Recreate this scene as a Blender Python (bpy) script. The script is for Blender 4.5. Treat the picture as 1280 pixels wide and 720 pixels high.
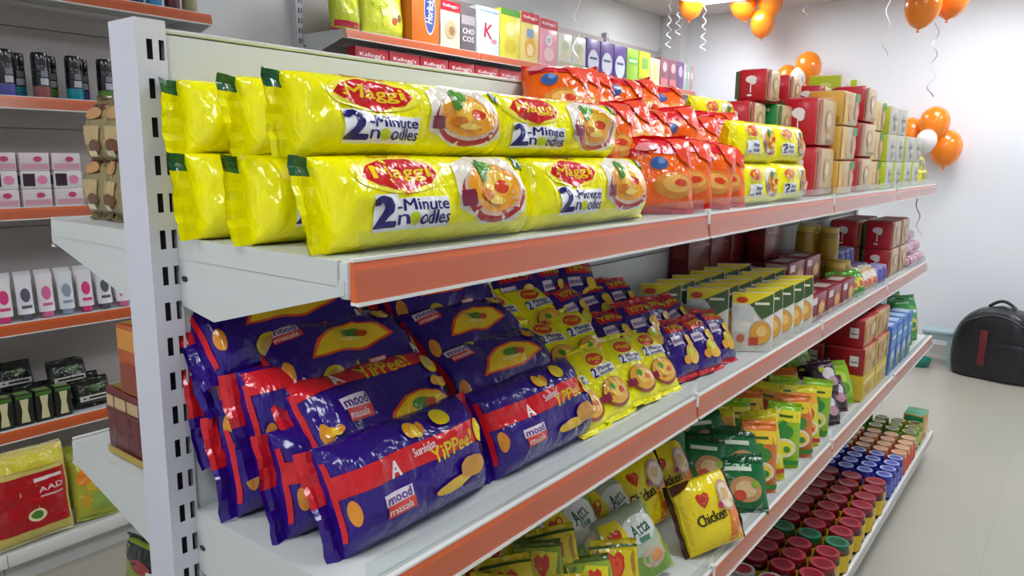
import bpy, bmesh, math, random
from math import sin, cos, pi, radians
from mathutils import Vector, Matrix, noise
from mathutils.geometry import tessellate_polygon

for o in list(bpy.data.objects): bpy.data.objects.remove(o)
C = bpy.context.scene.collection
SC = bpy.context.scene

# ------------------------------------------------------------------ camera, world, exposure
FPX, YAW, PITCH, ROLL = 926.09, radians(37.612), radians(10.055), radians(0.699)
CAM = Vector((0.9542, -0.4893, 1.4583))
fw = Vector((-sin(YAW)*cos(PITCH), cos(YAW)*cos(PITCH), -sin(PITCH)))
rt = Vector((cos(YAW), sin(YAW), 0)); up = rt.cross(fw)
r2 = rt*cos(ROLL)+up*sin(ROLL); u2 = -rt*sin(ROLL)+up*cos(ROLL)
cd = bpy.data.cameras.new('camera'); cam = bpy.data.objects.new('camera', cd); C.objects.link(cam)
cd.sensor_width = 36.0; cd.lens = FPX*36.0/1280.0; cd.clip_start = 0.02
m = Matrix((r2, u2, -fw)).transposed().to_4x4(); m.translation = CAM
cam.matrix_world = m
SC.camera = cam
w = bpy.data.worlds.new('world'); SC.world = w; w.use_nodes = True
w.node_tree.nodes['Background'].inputs[0].default_value = (0.9, 0.95, 1, 1)
w.node_tree.nodes['Background'].inputs[1].default_value = 0.3
SC.view_settings.view_transform = 'Standard'; SC.view_settings.look = 'None'
SC.view_settings.gamma = 1.0; SC.view_settings.use_curve_mapping = False
SC.view_settings.exposure = 0.1
LIGHT = 16.5          # ceiling panel emission

# ------------------------------------------------------------------ materials
def lin(c):
    c = c.lstrip('#'); r = [int(c[i:i+2], 16)/255 for i in (0, 2, 4)]
    return tuple(x/12.92 if x <= .04045 else ((x+.055)/1.055)**2.4 for x in r)+(1,)
MATS = {}
def base_mat(name, col, rough=.5, metal=0, coat=0, coat_r=.1, spec=.5):
    mt = bpy.data.materials.new(name); mt.use_nodes = True
    b = mt.node_tree.nodes['Principled BSDF']
    b.inputs['Base Color'].default_value = lin(col); b.inputs['Roughness'].default_value = rough
    b.inputs['Metallic'].default_value = metal; b.inputs['Coat Weight'].default_value = coat
    b.inputs['Coat Roughness'].default_value = coat_r; b.inputs['Specular IOR Level'].default_value = spec
    return mt, b
def plain(col, rough=.5, **k):
    key = ('p', col, rough, tuple(sorted(k.items())))
    if key not in MATS:
        mt, b = base_mat('paint_'+col.strip('#'), col, rough, **k); MATS[key] = mt
        nt = mt.node_tree; n = nt.nodes.new('ShaderNodeTexNoise'); n.inputs['Scale'].default_value = 60
        tc = nt.nodes.new('ShaderNodeTexCoord'); nt.links.new(tc.outputs['Object'], n.inputs['Vector'])
        bp = nt.nodes.new('ShaderNodeBump'); bp.inputs['Strength'].default_value = .05; bp.inputs['Distance'].default_value = .002
        nt.links.new(n.outputs['Fac'], bp.inputs['Height']); nt.links.new(bp.outputs['Normal'], b.inputs['Normal'])
    return MATS[key]
def film(col, rough=.2, bump=.42, scale=15):
    """glossy printed plastic film with fine crinkles"""
    key = ('f', col, rough, bump, scale)
    if key not in MATS:
        mt, b = base_mat('film_'+col.strip('#'), col, rough, coat=.3, coat_r=.06, spec=.4); MATS[key] = mt
        nt = mt.node_tree; tc = nt.nodes.new('ShaderNodeTexCoord')
        mp = nt.nodes.new('ShaderNodeMapping'); mp.inputs['Scale'].default_value = (1, 1, .75)
        nt.links.new(tc.outputs['Object'], mp.inputs['Vector'])
        n = nt.nodes.new('ShaderNodeTexNoise'); n.inputs['Scale'].default_value = scale; n.inputs['Detail'].default_value = 2.5
        n.inputs['Distortion'].default_value = 1.4
        n2 = nt.nodes.new('ShaderNodeTexNoise'); n2.inputs['Scale'].default_value = scale*2.1; n2.inputs['Detail'].default_value = 1
        n2.inputs['Distortion'].default_value = 2.5
        for q in (n, n2): nt.links.new(mp.outputs['Vector'], q.inputs['Vector'])
        ab = nt.nodes.new('ShaderNodeMath'); ab.operation = 'SUBTRACT'; ab.inputs[1].default_value = .5
        ab2 = nt.nodes.new('ShaderNodeMath'); ab2.operation = 'ABSOLUTE'
        nt.links.new(n.outputs['Fac'], ab.inputs[0]); nt.links.new(ab.outputs[0], ab2.inputs[0])
        ad = nt.nodes.new('ShaderNodeMath'); ad.operation = 'MULTIPLY_ADD'; ad.inputs[1].default_value = .35
        nt.links.new(n2.outputs['Fac'], ad.inputs[0]); nt.links.new(ab2.outputs[0], ad.inputs[2])
        bp = nt.nodes.new('ShaderNodeBump'); bp.inputs['Strength'].default_value = bump; bp.inputs['Distance'].default_value = .014
        nt.links.new(ad.outputs[0], bp.inputs['Height']); nt.links.new(bp.outputs['Normal'], b.inputs['Normal'])
        nt.links.new(bp.outputs['Normal'], b.inputs['Coat Normal'])
    return MATS[key]
def card(col): return plain(col, .35, coat=.15)
def clear_mat():
    if 'clear' not in MATS:
        mt = bpy.data.materials.new('clear_plastic'); mt.use_nodes = True; nt = mt.node_tree; nt.nodes.clear()
        o = nt.nodes.new('ShaderNodeOutputMaterial'); mx = nt.nodes.new('ShaderNodeMixShader'); tr = nt.nodes.new('ShaderNodeBsdfTransparent')
        gl = nt.nodes.new('ShaderNodeBsdfGlossy'); gl.inputs['Roughness'].default_value = .15
        df = nt.nodes.new('ShaderNodeBsdfDiffuse'); df.inputs[0].default_value = (.9, .9, .88, 1)
        m2 = nt.nodes.new('ShaderNodeMixShader'); m2.inputs[0].default_value = .75
        nt.links.new(df.outputs[0], m2.inputs[1]); nt.links.new(gl.outputs[0], m2.inputs[2])
        tr.inputs[0].default_value = (.94, .95, .95, 1)
        lw = nt.nodes.new('ShaderNodeLayerWeight'); lw.inputs[0].default_value = .5; pw = nt.nodes.new('ShaderNodeMath'); pw.operation = 'POWER'; pw.inputs[1].default_value = 3.5; nt.links.new(lw.outputs['Facing'], pw.inputs[0]); fr = nt.nodes.new('ShaderNodeMath'); fr.operation = 'MULTIPLY'; fr.inputs[1].default_value = .45; nt.links.new(pw.outputs[0], fr.inputs[0])
        ad = nt.nodes.new('ShaderNodeMath'); ad.inputs[1].default_value = .02; nt.links.new(fr.outputs[0], ad.inputs[0])
        nt.links.new(ad.outputs[0], mx.inputs[0]); nt.links.new(tr.outputs[0], mx.inputs[1]); nt.links.new(m2.outputs[0], mx.inputs[2])
        nt.links.new(mx.outputs[0], o.inputs[0]); MATS['clear'] = mt
    return MATS['clear']
def emit_mat(col, s):
    mt = bpy.data.materials.new('lamp_diffuser'); mt.use_nodes = True; b = mt.node_tree.nodes['Principled BSDF']
    b.inputs['Base Color'].default_value = (.9, .9, .9, 1)
    b.inputs['Emission Color'].default_value = lin(col); b.inputs['Emission Strength'].default_value = s
    return mt
def strip_mat(col):
    mt, b = base_mat('price_strip_'+col.strip('#'), col, .45, coat=1.0, coat_r=.22)
    return mt

# ------------------------------------------------------------------ mesh builder
class MB:
    lift = .0014
    def __init__(s): s.v = []; s.f = []; s.fm = []; s.mats = []
    def mi(s, mat):
        if mat not in s.mats: s.mats.append(mat)
        return s.mats.index(mat)
    def add(s, vs, fs, mat):
        o = len(s.v); i = s.mi(mat); s.v.extend([tuple(v) for v in vs])
        for f in fs: s.f.append([a+o for a in f]); s.fm.append(i)
    def box(s, x0, x1, y0, y1, z0, z1, mat, bevel=0, faces=None, seg=2, puff=0):
        """faces: dict with keys '-x','+x','-y','+y','+z','-z' -> material"""
        bm = bmesh.new(); bmesh.ops.create_cube(bm, size=1)
        for v in bm.verts:
            v.co = Vector(((x0+x1)/2+v.co.x*(x1-x0), (y0+y1)/2+v.co.y*(y1-y0), (z0+z1)/2+v.co.z*(z1-z0)))
        if bevel: bmesh.ops.bevel(bm, geom=list(bm.edges), offset=bevel, segments=seg, affect='EDGES', profile=.5)
        bm.normal_update(); bm.verts.index_update(); o = len(s.v)
        for v in bm.verts: s.v.append(tuple(v.co))
        for f in bm.faces:
            n = f.normal; a = max(range(3), key=lambda k: abs(n[k])); key = ('+' if n[a] > 0 else '-')+'xyz'[a]
            s.f.append([v.index+o for v in f.verts]); s.fm.append(s.mi((faces or {}).get(key, mat)))
        bm.free()
    def prism(s, pts, a, b, axis, mat):
        """polygon pts in the two other axes extruded from a to b along axis"""
        n = len(pts)
        def mk(p, t): return {'x': (t, p[0], p[1]), 'y': (p[0], t, p[1]), 'z': (p[0], p[1], t)}[axis]
        s.add([mk(p, a) for p in pts]+[mk(p, b) for p in pts],
              [list(range(n))[::-1], list(range(n, 2*n))]+[[i, (i+1) % n, n+(i+1) % n, n+i] for i in range(n)], mat)
    def lathe(s, prof, mats, n=20, c=(0, 0, 0), sx=1, sy=1):
        o = len(s.v)
        for r, z in prof:
            for k in range(n):
                a = 2*pi*k/n; s.v.append((c[0]+r*cos(a)*sx, c[1]+r*sin(a)*sy, c[2]+z))
        for j in range(len(prof)-1):
            mt = mats[min(j, len(mats)-1)] if isinstance(mats, list) else mats
            for k in range(n):
                k2 = (k+1) % n
                s.f.append([o+j*n+k, o+j*n+k2, o+(j+1)*n+k2, o+(j+1)*n+k]); s.fm.append(s.mi(mt))
        last = mats[-1] if isinstance(mats, list) else mats; first = mats[0] if isinstance(mats, list) else mats
        s.f.append([o+k for k in range(n)][::-1]); s.fm.append(s.mi(first))
        s.f.append([o+(len(prof)-1)*n+k for k in range(n)]); s.fm.append(s.mi(last))
    def tube(s, pts, r, mat, n=6, flat=1):
        pts = [Vector(p) for p in pts]; o = len(s.v); a0 = None
        for i, p in enumerate(pts):
            d = (pts[min(i+1, len(pts)-1)]-pts[max(i-1, 0)]).normalized()
            if a0 is None: a0 = d.orthogonal().normalized()
            a0 = (a0-d*a0.dot(d)).normalized(); b = d.cross(a0)
            for k in range(n):
                t = 2*pi*k/n; s.v.append(tuple(p+a0*cos(t)*r+b*sin(t)*r*flat))
        for i in range(len(pts)-1):
            for k in range(n):
                k2 = (k+1) % n; s.f.append([o+i*n+k, o+i*n+k2, o+(i+1)*n+k2, o+(i+1)*n+k]); s.fm.append(s.mi(mat))
        s.f.append([o+k for k in range(n)][::-1]); s.fm.append(s.mi(mat))
        s.f.append([o+(len(pts)-1)*n+k for k in range(n)]); s.fm.append(s.mi(mat))
    def decal(s, shape, S, mat, layer):
        vs, fs = shape; out = []
        for (x, z) in vs:
            p, nrm = S(x, z); out.append(p+nrm*(s.lift+.00045*layer))
        s.add(out, fs, mat)
    def mesh(s, name, smooth=True, ang=40):
        me = bpy.data.meshes.new(name); me.from_pydata(s.v, [], s.f)
        for mt in s.mats: me.materials.append(mt)
        me.polygons.foreach_set('material_index', s.fm)
        if smooth:
            me.polygons.foreach_set('use_smooth', [True]*len(s.f)); me.set_sharp_from_angle(angle=radians(ang))
        me.update(); return me

# ------------------------------------------------------------------ 2-D shapes for prints
def ell(cx, cz, rx, rz, n=22, rings=3, rot=0):
    vs = [(cx, cz)]; fs = []
    for j in range(1, rings+1):
        for k in range(n):
            a = 2*pi*k/n; x = rx*j/rings*cos(a); z = rz*j/rings*sin(a)
            vs.append((cx+x*cos(rot)-z*sin(rot), cz+x*sin(rot)+z*cos(rot)))
    for k in range(n):
        fs.append([0, 1+k, 1+(k+1) % n])
        for j in range(rings-1):
            a = 1+j*n; b = a+n; fs.append([a+k, b+k, b+(k+1) % n, a+(k+1) % n])
    return vs, fs
def rect(x0, x1, z0, z1, nx=4, nz=3, sh=0):
    vs = [(x0+(x1-x0)*i/nx+sh*(j/nz), z0+(z1-z0)*j/nz) for j in range(nz+1) for i in range(nx+1)]
    fs = [[j*(nx+1)+i, j*(nx+1)+i+1, (j+1)*(nx+1)+i+1, (j+1)*(nx+1)+i] for j in range(nz) for i in range(nx)]
    return vs, fs
def refine(vs, fs, e):
    bm = bmesh.new(); bv = [bm.verts.new((x, 0, z)) for x, z in vs]
    for f in fs:
        try: bm.faces.new([bv[i] for i in f])
        except ValueError: pass
    bmesh.ops.triangulate(bm, faces=list(bm.faces))
    for _ in range(5):
        le = [ed for ed in bm.edges if ed.calc_length() > e]
        if not le: break
        bmesh.ops.subdivide_edges(bm, edges=le, cuts=1); bmesh.ops.triangulate(bm, faces=[f for f in bm.faces if len(f.verts) > 3])
    bmesh.ops.recalc_face_normals(bm, faces=list(bm.faces)); bm.verts.index_update()
    r = [(v.co.x, v.co.z) for v in bm.verts], [[v.index for v in f.verts] for f in bm.faces]
    bm.free()
    # keep every face turned to the front (-Y)
    out = []
    for f in r[1]:
        a, b, c = [r[0][i] for i in f[:3]]
        out.append(f if (b[0]-a[0])*(c[1]-a[1])-(b[1]-a[1])*(c[0]-a[0]) > 0 else f[::-1])
    return r[0], out
def poly(pts, e):
    t = tessellate_polygon([[Vector((x, z, 0)) for x, z in pts]])
    return refine(pts, [list(f) for f in t], e)
_TX = {}
def txt(s, cx, cz, h, wmax=None, bold=.0, rot=0, e=None, sh=0):
    key = (s, bold)
    if key not in _TX:
        cu = bpy.data.curves.new('lettering', 'FONT'); cu.body = s; cu.align_x = 'CENTER'; cu.size = 1; cu.offset = bold; cu.resolution_u = 2
        ob = bpy.data.objects.new('lettering', cu); C.objects.link(ob)
        bpy.context.view_layer.update(); dg = bpy.context.evaluated_depsgraph_get(); me = ob.evaluated_get(dg).to_mesh()
        vs = [(v.co.x, v.co.y) for v in me.vertices]; fs = [list(p.vertices) for p in me.polygons]
        bpy.data.objects.remove(ob); bpy.data.curves.remove(cu)
        x0 = min(v[0] for v in vs); x1 = max(v[0] for v in vs); z0 = min(v[1] for v in vs); z1 = max(v[1] for v in vs)
        _TX[key] = ([((x-(x0+x1)/2), (z-(z0+z1)/2)) for x, z in vs], fs, x1-x0, z1-z0)
    vs, fs, tw, th = _TX[key]; k = h/th; kx = k
    if wmax: kx = wmax/tw
    o = []
    for x, z in vs:
        x, z = x*kx+sh*z*k, z*k; o.append((cx+x*cos(rot)-z*sin(rot), cz+x*sin(rot)+z*cos(rot)))
    ff = []
    for f in fs:
        a, b, c = [o[i] for i in f[:3]]
        ff.append(f if (b[0]-a[0])*(c[1]-a[1])-(b[1]-a[1])*(c[0]-a[0]) > 0 else f[::-1])
    return refine(o, ff, e) if e else (o, ff)

def draw(mb, design, S, hx, hz, M=film, e=None, cx=0, cz=0):
    """design items are in units of the half width / half height of the printed face"""
    i = -1
    for d in design:
        k = d[0]; i += 1
        if k == 'L': i = d[1]-1; continue
        mt = M(d[-1])
        if k == 'e': sh = ell(cx+d[1]*hx, cz+d[2]*hz, d[3]*hx, d[4]*hz, 28 if e else 18, max(2, int(max(d[3]*hx, d[4]*hz)/(e*.6))) if e else 2)
        elif k == 'r': sh = rect(cx+d[1]*hx, cx+d[2]*hx, cz+d[3]*hz, cz+d[4]*hz, nx=max(2, int(abs(d[2]-d[1])*hx/e*1.5)) if e else 2, nz=max(2, int(abs(d[4]-d[3])*hz/e*2)) if e else 2)
        elif k == 'p':
            pts = [(cx+x*hx, cz+z*hz) for x, z in d[1]]; sh = poly(pts, e or 1)
        elif k == 't':
            o_ = .035*d[4]*hz
            for dq, (dx, dz) in enumerate(((-o_, 0), (o_, 0), (0, o_))): mb.decal(txt(d[1], cx+d[2]*hx+dx, cz+d[3]*hz+dz, d[4]*hz, d[5]*hx if d[5] else None, rot=d[6], e=e), S, mt, i-.8+.2*dq)
            sh = txt(d[1], cx+d[2]*hx, cz+d[3]*hz, d[4]*hz, d[5]*hx if d[5] else None, rot=d[6], e=e)
        mb.decal(sh, S, mt, i)

# ------------------------------------------------------------------ pillow packs
class Pillow:
    def __init__(s, L, H, T, pu=5, pv=2.6, seed=0, amp=.12, fr=16, flare=0):
        s.L, s.H, s.T, s.pu, s.pv, s.seed, s.amp, s.fr, s.flare = L, H, T, pu, pv, seed*7.31, amp, fr, flare
    def h(s, x, z, side):
        u = min(1, abs(2*x/s.L)); v = min(1, abs(2*z/s.H))
        a = max(0, 1-u**s.pu)**.5; b = max(0, 1-v**s.pv)**.5
        q = noise.noise(Vector((x*s.fr, side*3+s.seed, z*s.fr)))+.8*(.5-abs(noise.noise(Vector((x*s.fr*2.1+5, side*5+s.seed, z*s.fr*1.3)))*2))*(.35+.65*u*u)
        return s.T/2*a*b*(1+s.amp*q)
    def S(s, x, z, side=1):
        def P(x, z):
            u = 2*x/s.L; v = 2*z/s.H
            zz = z*(1-s.flare*(1-abs(u)**3)) if s.flare else z
            zz += .012*s.H*2*noise.noise(Vector((x*9, s.seed+11, v)))
            xx = x+.02*s.H*noise.noise(Vector((s.seed, v*1.7, u)))
            return Vector((xx, -side*s.h(x, z, side), zz+s.H/2))
        p = P(x, z); d = .002
        n = (P(x+d, z)-P(x-d, z)).cross(P(x, z+d)-P(x, z-d))
        if n.length < 1e-9: n = Vector((0, -side, 0))
        n.normalize()
        if n.y*side > 0: n = -n
        return p, n
    def body(s, mb, mat, back=None, nu=36, nv=18):
        us = [sin(pi/2*(2*i/nu-1)) for i in range(nu+1)]; vs = [sin(pi/2*(2*j/nv-1)) for j in range(nv+1)]
        for side, mt in ((1, mat), (-1, back or mat)):
            P = [s.S(u*s.L/2, v*s.H/2, side)[0] for v in vs for u in us]; n1 = nu+1
            F = [[j*n1+i, j*n1+i+1, (j+1)*n1+i+1, (j+1)*n1+i] for j in range(nv) for i in range(nu)]
            mb.add(P, F if side == 1 else [f[::-1] for f in F], mt)
def seal(P, end, ln, mat, tab=None, seed=0, vertical=False, n=10, droop=.0, nt=2):
    """crimped end strip of a pack, along the left/right (or top/bottom) edge"""
    mb = MB(); rows = []
    half = (P.L if vertical else P.H)/2*.97
    for th in (-.0006, .0006):
        g = []
        for i in range(5):
            for k in range(n+1):
                v = -1+2*k/n; t = i/4*ln
                wob = .006*noise.noise(Vector((v*1.3, seed*3.7, i*.5)))*i/4*2+(.0012 if k % 2 else -.0012)+droop*(i/4)**2
                if vertical:
                    p, _ = P.S(v*half, end*P.H/2*.985); g.append((p.x*1.0, wob+th, p.z+end*t))
                else:
                    p, _ = P.S(end*P.L/2*.985, v*half)
                    z = P.H/2+v*half*(1+.04*i/4)
                    g.append((p.x+end*t, wob+th, z))
        rows.append(g)
    n1 = n+1; F = [[i*n1+k, i*n1+k+1, (i+1)*n1+k+1, (i+1)*n1+k] for i in range(4) for k in range(n)]
    a = rows[0]; b = rows[1]
    def mt(f): 
        k = min(f) % n1
        return tab if (tab and k >= n-nt) else mat
    for f in F:
        mb.add([a[i] for i in f], [[0, 1, 2, 3]], mt(f)); mb.add([b[i] for i in f], [[3, 2, 1, 0]], mt(f))
    return mb

# ------------------------------------------------------------------ things
def tag(o, label=None, cat=None, group=None, kind=None):
    if label: o['label'] = label
    if cat: o['category'] = cat
    if group: o['group'] = group
    if kind: o['kind'] = kind
    return o
def link(name, me, parent=None, loc=(0, 0, 0), rot=(0, 0, 0)):
    o = bpy.data.objects.new(name, me); C.objects.link(o); o.location = loc; o.rotation_euler = rot
    if parent: o.parent = parent
    return o
R90 = pi/2
class Kind:
    """one kind of thing; variants = list of part lists [(part name, mesh, part label)] with sub-parts as nested lists"""
    def __init__(s, name, cat, variants, group): s.name, s.cat, s.vs, s.group, s.n = name, cat, variants, group, 0
    def put(s, loc, label, tilt=0, yaw=0, roll=0, var=None, group=None):
        parts = s.vs[(s.n if var is None else var) % len(s.vs)]; s.n += 1
        rot = (-radians(tilt), radians(roll), R90+radians(yaw))
        if len(parts) == 1: root = link(s.name, parts[0][1], None, loc, rot)
        else:
            root = link(s.name, None, None, loc, rot); root.empty_display_size = .05
            for pt in parts:
                o = link(pt[0], pt[1], root)
                if len(pt) > 2 and pt[2]: o['label'] = pt[2]
                for sub in (pt[3] if len(pt) > 3 else []): link(sub[0], sub[1], o)
        return tag(root, label, s.cat, group or s.group)
NTH = ['first', 'second', 'third', 'fourth', 'fifth', 'sixth', 'seventh', 'eighth', 'ninth', 'tenth', 'eleventh', 'twelfth', 'thirteenth', 'fourteenth', 'fifteenth', 'sixteenth']
rnd = random.Random(7)
def J(a): return rnd.uniform(-a, a)

# ================================================================== THE SETTING
XL, XR, YB, YF, ZC = -2.2, 2.9, -2.6, 5.85, 2.68
def wall_mat(col, rough=.6):
    mt, b = base_mat('wall_paint', col, rough); nt = mt.node_tree
    n = nt.nodes.new('ShaderNodeTexNoise'); n.inputs['Scale'].default_value = 40; bp = nt.nodes.new('ShaderNodeBump')
    bp.inputs['Strength'].default_value = .08; nt.links.new(n.outputs['Fac'], bp.inputs['Height']); nt.links.new(bp.outputs['Normal'], b.inputs['Normal'])
    return mt
def floor_mat():
    mt, b = base_mat('floor_tiles', '#b9b2a4', .28); nt = mt.node_tree
    tc = nt.nodes.new('ShaderNodeTexCoord'); br = nt.nodes.new('ShaderNodeTexBrick'); br.offset = 0
    br.inputs['Color1'].default_value = lin('#bab4a6'); br.inputs['Color2'].default_value = lin('#b6b0a2'); br.inputs['Mortar'].default_value = lin('#b3ada0')
    br.inputs['Scale'].default_value = 1; br.inputs['Mortar Size'].default_value = .003; br.inputs['Brick Width'].default_value = .8; br.inputs['Row Height'].default_value = .8
    nt.links.new(tc.outputs['Object'], br.inputs['Vector'])
    n = nt.nodes.new('ShaderNodeTexNoise'); n.inputs['Scale'].default_value = 6; n.inputs['Detail'].default_value = 5
    mx = nt.nodes.new('ShaderNodeMixRGB'); mx.blend_type = 'MULTIPLY'; mx.inputs[0].default_value = .18
    nt.links.new(br.outputs['Color'], mx.inputs[1]); nt.links.new(n.outputs['Color'], mx.inputs[2]); nt.links.new(mx.outputs[0], b.inputs['Base Color'])
    return mt
def struct(name, x0, x1, y0, y1, z0, z1, mat):
    mb = MB(); mb.box(x0, x1, y0, y1, z0, z1, mat); o = link(name, mb.mesh(name, False)); o['kind'] = 'structure'; return o
WM = wall_mat('#e9edf2'); WL = wall_mat('#dfe1e2')
struct('floor', XL-.1, XR+.1, YB-.1, YF+.1, -.1, 0, floor_mat())
struct('ceiling', XL-.1, XR+.1, YB-.1, YF+.1, ZC, ZC+.1, wall_mat('#cfcac6', .8))
struct('wall_left', XL-.1, XL, YB, YF, 0, ZC, WL)
struct('wall_right', XR, XR+.1, YB, YF, 0, ZC, WM)
struct('wall_front', XL-.1, XR+.1, YF, YF+.1, 0, ZC, WM)
struct('wall_back', XL-.1, XR+.1, YB-.1, YB, 0, ZC, WM)
struct('trim_1', XL, XL+.2, YF-.15, YF, 0, ZC, WL)
struct('baseboard_front', XL+.2, XR, YF-.012, YF, 0, .09, wall_mat('#c9c6bd', .35))

EM = emit_mat('#f3f8ff', LIGHT)
LAMPS = [(-.35, -1.2, 'left of the camera'), (-1.3, 2.6, 'over the left aisle at mid length'), (-1.4, 5.03, 'over the left aisle near the far wall'), (.35, 4.9, 'added past the gondola end to brighten the far wall'),  # unseen panel past the gondola is added to brighten the far wall
         (1.2, -1.1, 'behind the camera'), (.85, 1.1, 'over the right aisle near the camera'), (.85, 2.9, 'over the right aisle at mid length'), (1.5, 4.7, 'over the right aisle near the far wall')]
for x, y, t in LAMPS:
    r = tag(link('ceiling_light', None, None, (x, y, ZC)), 'square white ceiling light panel '+t, 'ceiling light', 'square panels in the ceiling')
    mb = MB(); h = .3
    for a in ((-h-.02, h+.02, -h-.02, -h), (-h-.02, h+.02, h, h+.02), (-h-.02, -h, -h, h), (h, h+.02, -h, h)): mb.box(*a, -.016, 0, plain('#e6e6e6', .4))
    link('frame', mb.mesh('light_frame', False), r)
    mb = MB(); mb.box(-h, h, -h, h, -.01, 0, EM); link('diffuser', mb.mesh('light_diffuser', False), r)

# ================================================================== SHELVING
PAINT = plain('#d0d4d0', .38, coat=.2); PAINT2 = plain('#d3d3dc', .38, coat=.2); HOLE_SHADE = plain('#2a2b30', .7)
PANEL = plain('#bdb4b0', .45); ORANGE = strip_mat('#e0601c'); WHITE = plain('#e3e3de', .4)
Z1, Z2, Z3, Z4 = 1.35, .9745, .612, .134
SEC = .9
def post_mesh(wx, y0, y1, z1, slots=True, z0=0):
    """hollow upright; the +x and -x faces are pierced by two columns of slots"""
    mb = MB(); P = PAINT2
    mb.add([(-wx, y0, z0), (wx, y0, z0), (wx, y0, z1), (-wx, y0, z1)], [[0, 1, 2, 3]], P)
    mb.add([(-wx, y1, z0), (wx, y1, z0), (wx, y1, z1), (-wx, y1, z1)], [[3, 2, 1, 0]], P)
    mb.add([(-wx, y0, z1), (wx, y0, z1), (wx, y1, z1), (-wx, y1, z1)], [[0, 1, 2, 3]], P)
    d = (y1-y0); ys = [y0, y0+d*.34, y0+d*.53, y0+d*.74, y0+d*.92, y1]
    zs = [z0]; z = z0+.035
    while z < z1-.04: zs += [z, z+.024]; z += .0465
    zs.append(z1)
    for sx in (1, -1):
        for j in range(len(zs)-1):
            for i in range(5):
                if slots and j % 2 == 1 and i in (1, 3): continue
                q = [(sx*wx, ys[i], zs[j]), (sx*wx, ys[i+1], zs[j]), (sx*wx, ys[i+1], zs[j+1]), (sx*wx, ys[i], zs[j+1])]
                mb.add(q, [[0, 1, 2, 3] if sx > 0 else [3, 2, 1, 0]], P)
    mb.add([(wx*.6, y0, z0), (wx*.6, y1, z0), (wx*.6, y1, z1-.002), (wx*.6, y0, z1-.002)], [[0, 1, 2, 3]], HOLE_SHADE)  # dark inner sheets stand in for the shade behind the slots
    mb.add([(-wx*.6, y0, z0), (-wx*.6, y1, z0), (-wx*.6, y1, z1-.002), (-wx*.6, y0, z1-.002)], [[3, 2, 1, 0]], HOLE_SHADE)
    return mb
def bracket_mesh(xw, D, h1, sgn=1, dots=True):
    mb = MB(); pts = [(xw, -.02), (D-.004, -.02), (D-.004, -.035), (xw+.075, -h1), (xw, -h1+.012)]
    pts = [(sgn*x, z) for x, z in pts]
    if sgn < 0: pts = pts[::-1]
    mb.prism(pts, .0, .004, 'y', PAINT)
    if dots:
        mb.prism([(sgn*(xw+.012+.007*cos(a)), -.052+.004*sin(a)) for a in [k*pi/6 for k in range(12)]], -.0006, .001, 'y', HOLE_SHADE)  # dark oval paints the shade of a hole in the bracket
    return mb
def shelf_mesh(xw, D, L, sgn=1, h=.026):
    mb = MB(); a, b = sorted((sgn*xw, sgn*(D-.0135)))
    mb.box(a, b, .002, L-.002, -.008, 0, PAINT)
    for y in ((-.002, .003), (L-.005, L-.001)): mb.box(a, b, y[0], y[1], -h, .001, PAINT)
    a, b = sorted((sgn*(D-.014), sgn*D)); mb.box(a, b, 0, L, -.04, 0, PAINT, .003)
    return mb
def strip_mesh(D, L, h=.042, sgn=1, top=.0, mat=None):
    mb = MB(); mat = mat or ORANGE
    x = [(D+.0005), (D+.005), (D+.0065), (D+.0005)]
    def pr(pts, m, y0=.004, y1=L-.006): 
        pts = [(sgn*a, b) for a, b in pts]
        mb.prism(pts if sgn > 0 else pts[::-1], y0, y1, 'y', m)
    pr([(D, -h), (D+.009, -h), (D+.004, top), (D, top)], mat)
    pr([(D+.0118, -h), (D+.0122, -h), (D+.0068, top-.009), (D+.0064, top-.009)], clear_mat())
    pr([(D, -h-.0035), (D+.013, -h-.0035), (D+.013, -h), (D, -h)], WHITE)
    pr([(D-.002, top), (D+.0055, top), (D+.0055, top+.003), (D-.002, top+.003)], WHITE)
    return mb
def guard_mesh(D, L, h=.03, sgn=1):
    mb = MB(); a, b = sorted((sgn*(D-.004), sgn*(D-.002))); mb.box(a, b, .02, L-.008, .001, h, clear_mat()); return mb
def clip_mesh(D, sgn=1):
    mb = MB(); a, b = sorted((sgn*(D-.001), sgn*(D+.008))); mb.box(a, b, -.006, .004, -.018, .012, WHITE, .001); return mb

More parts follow.
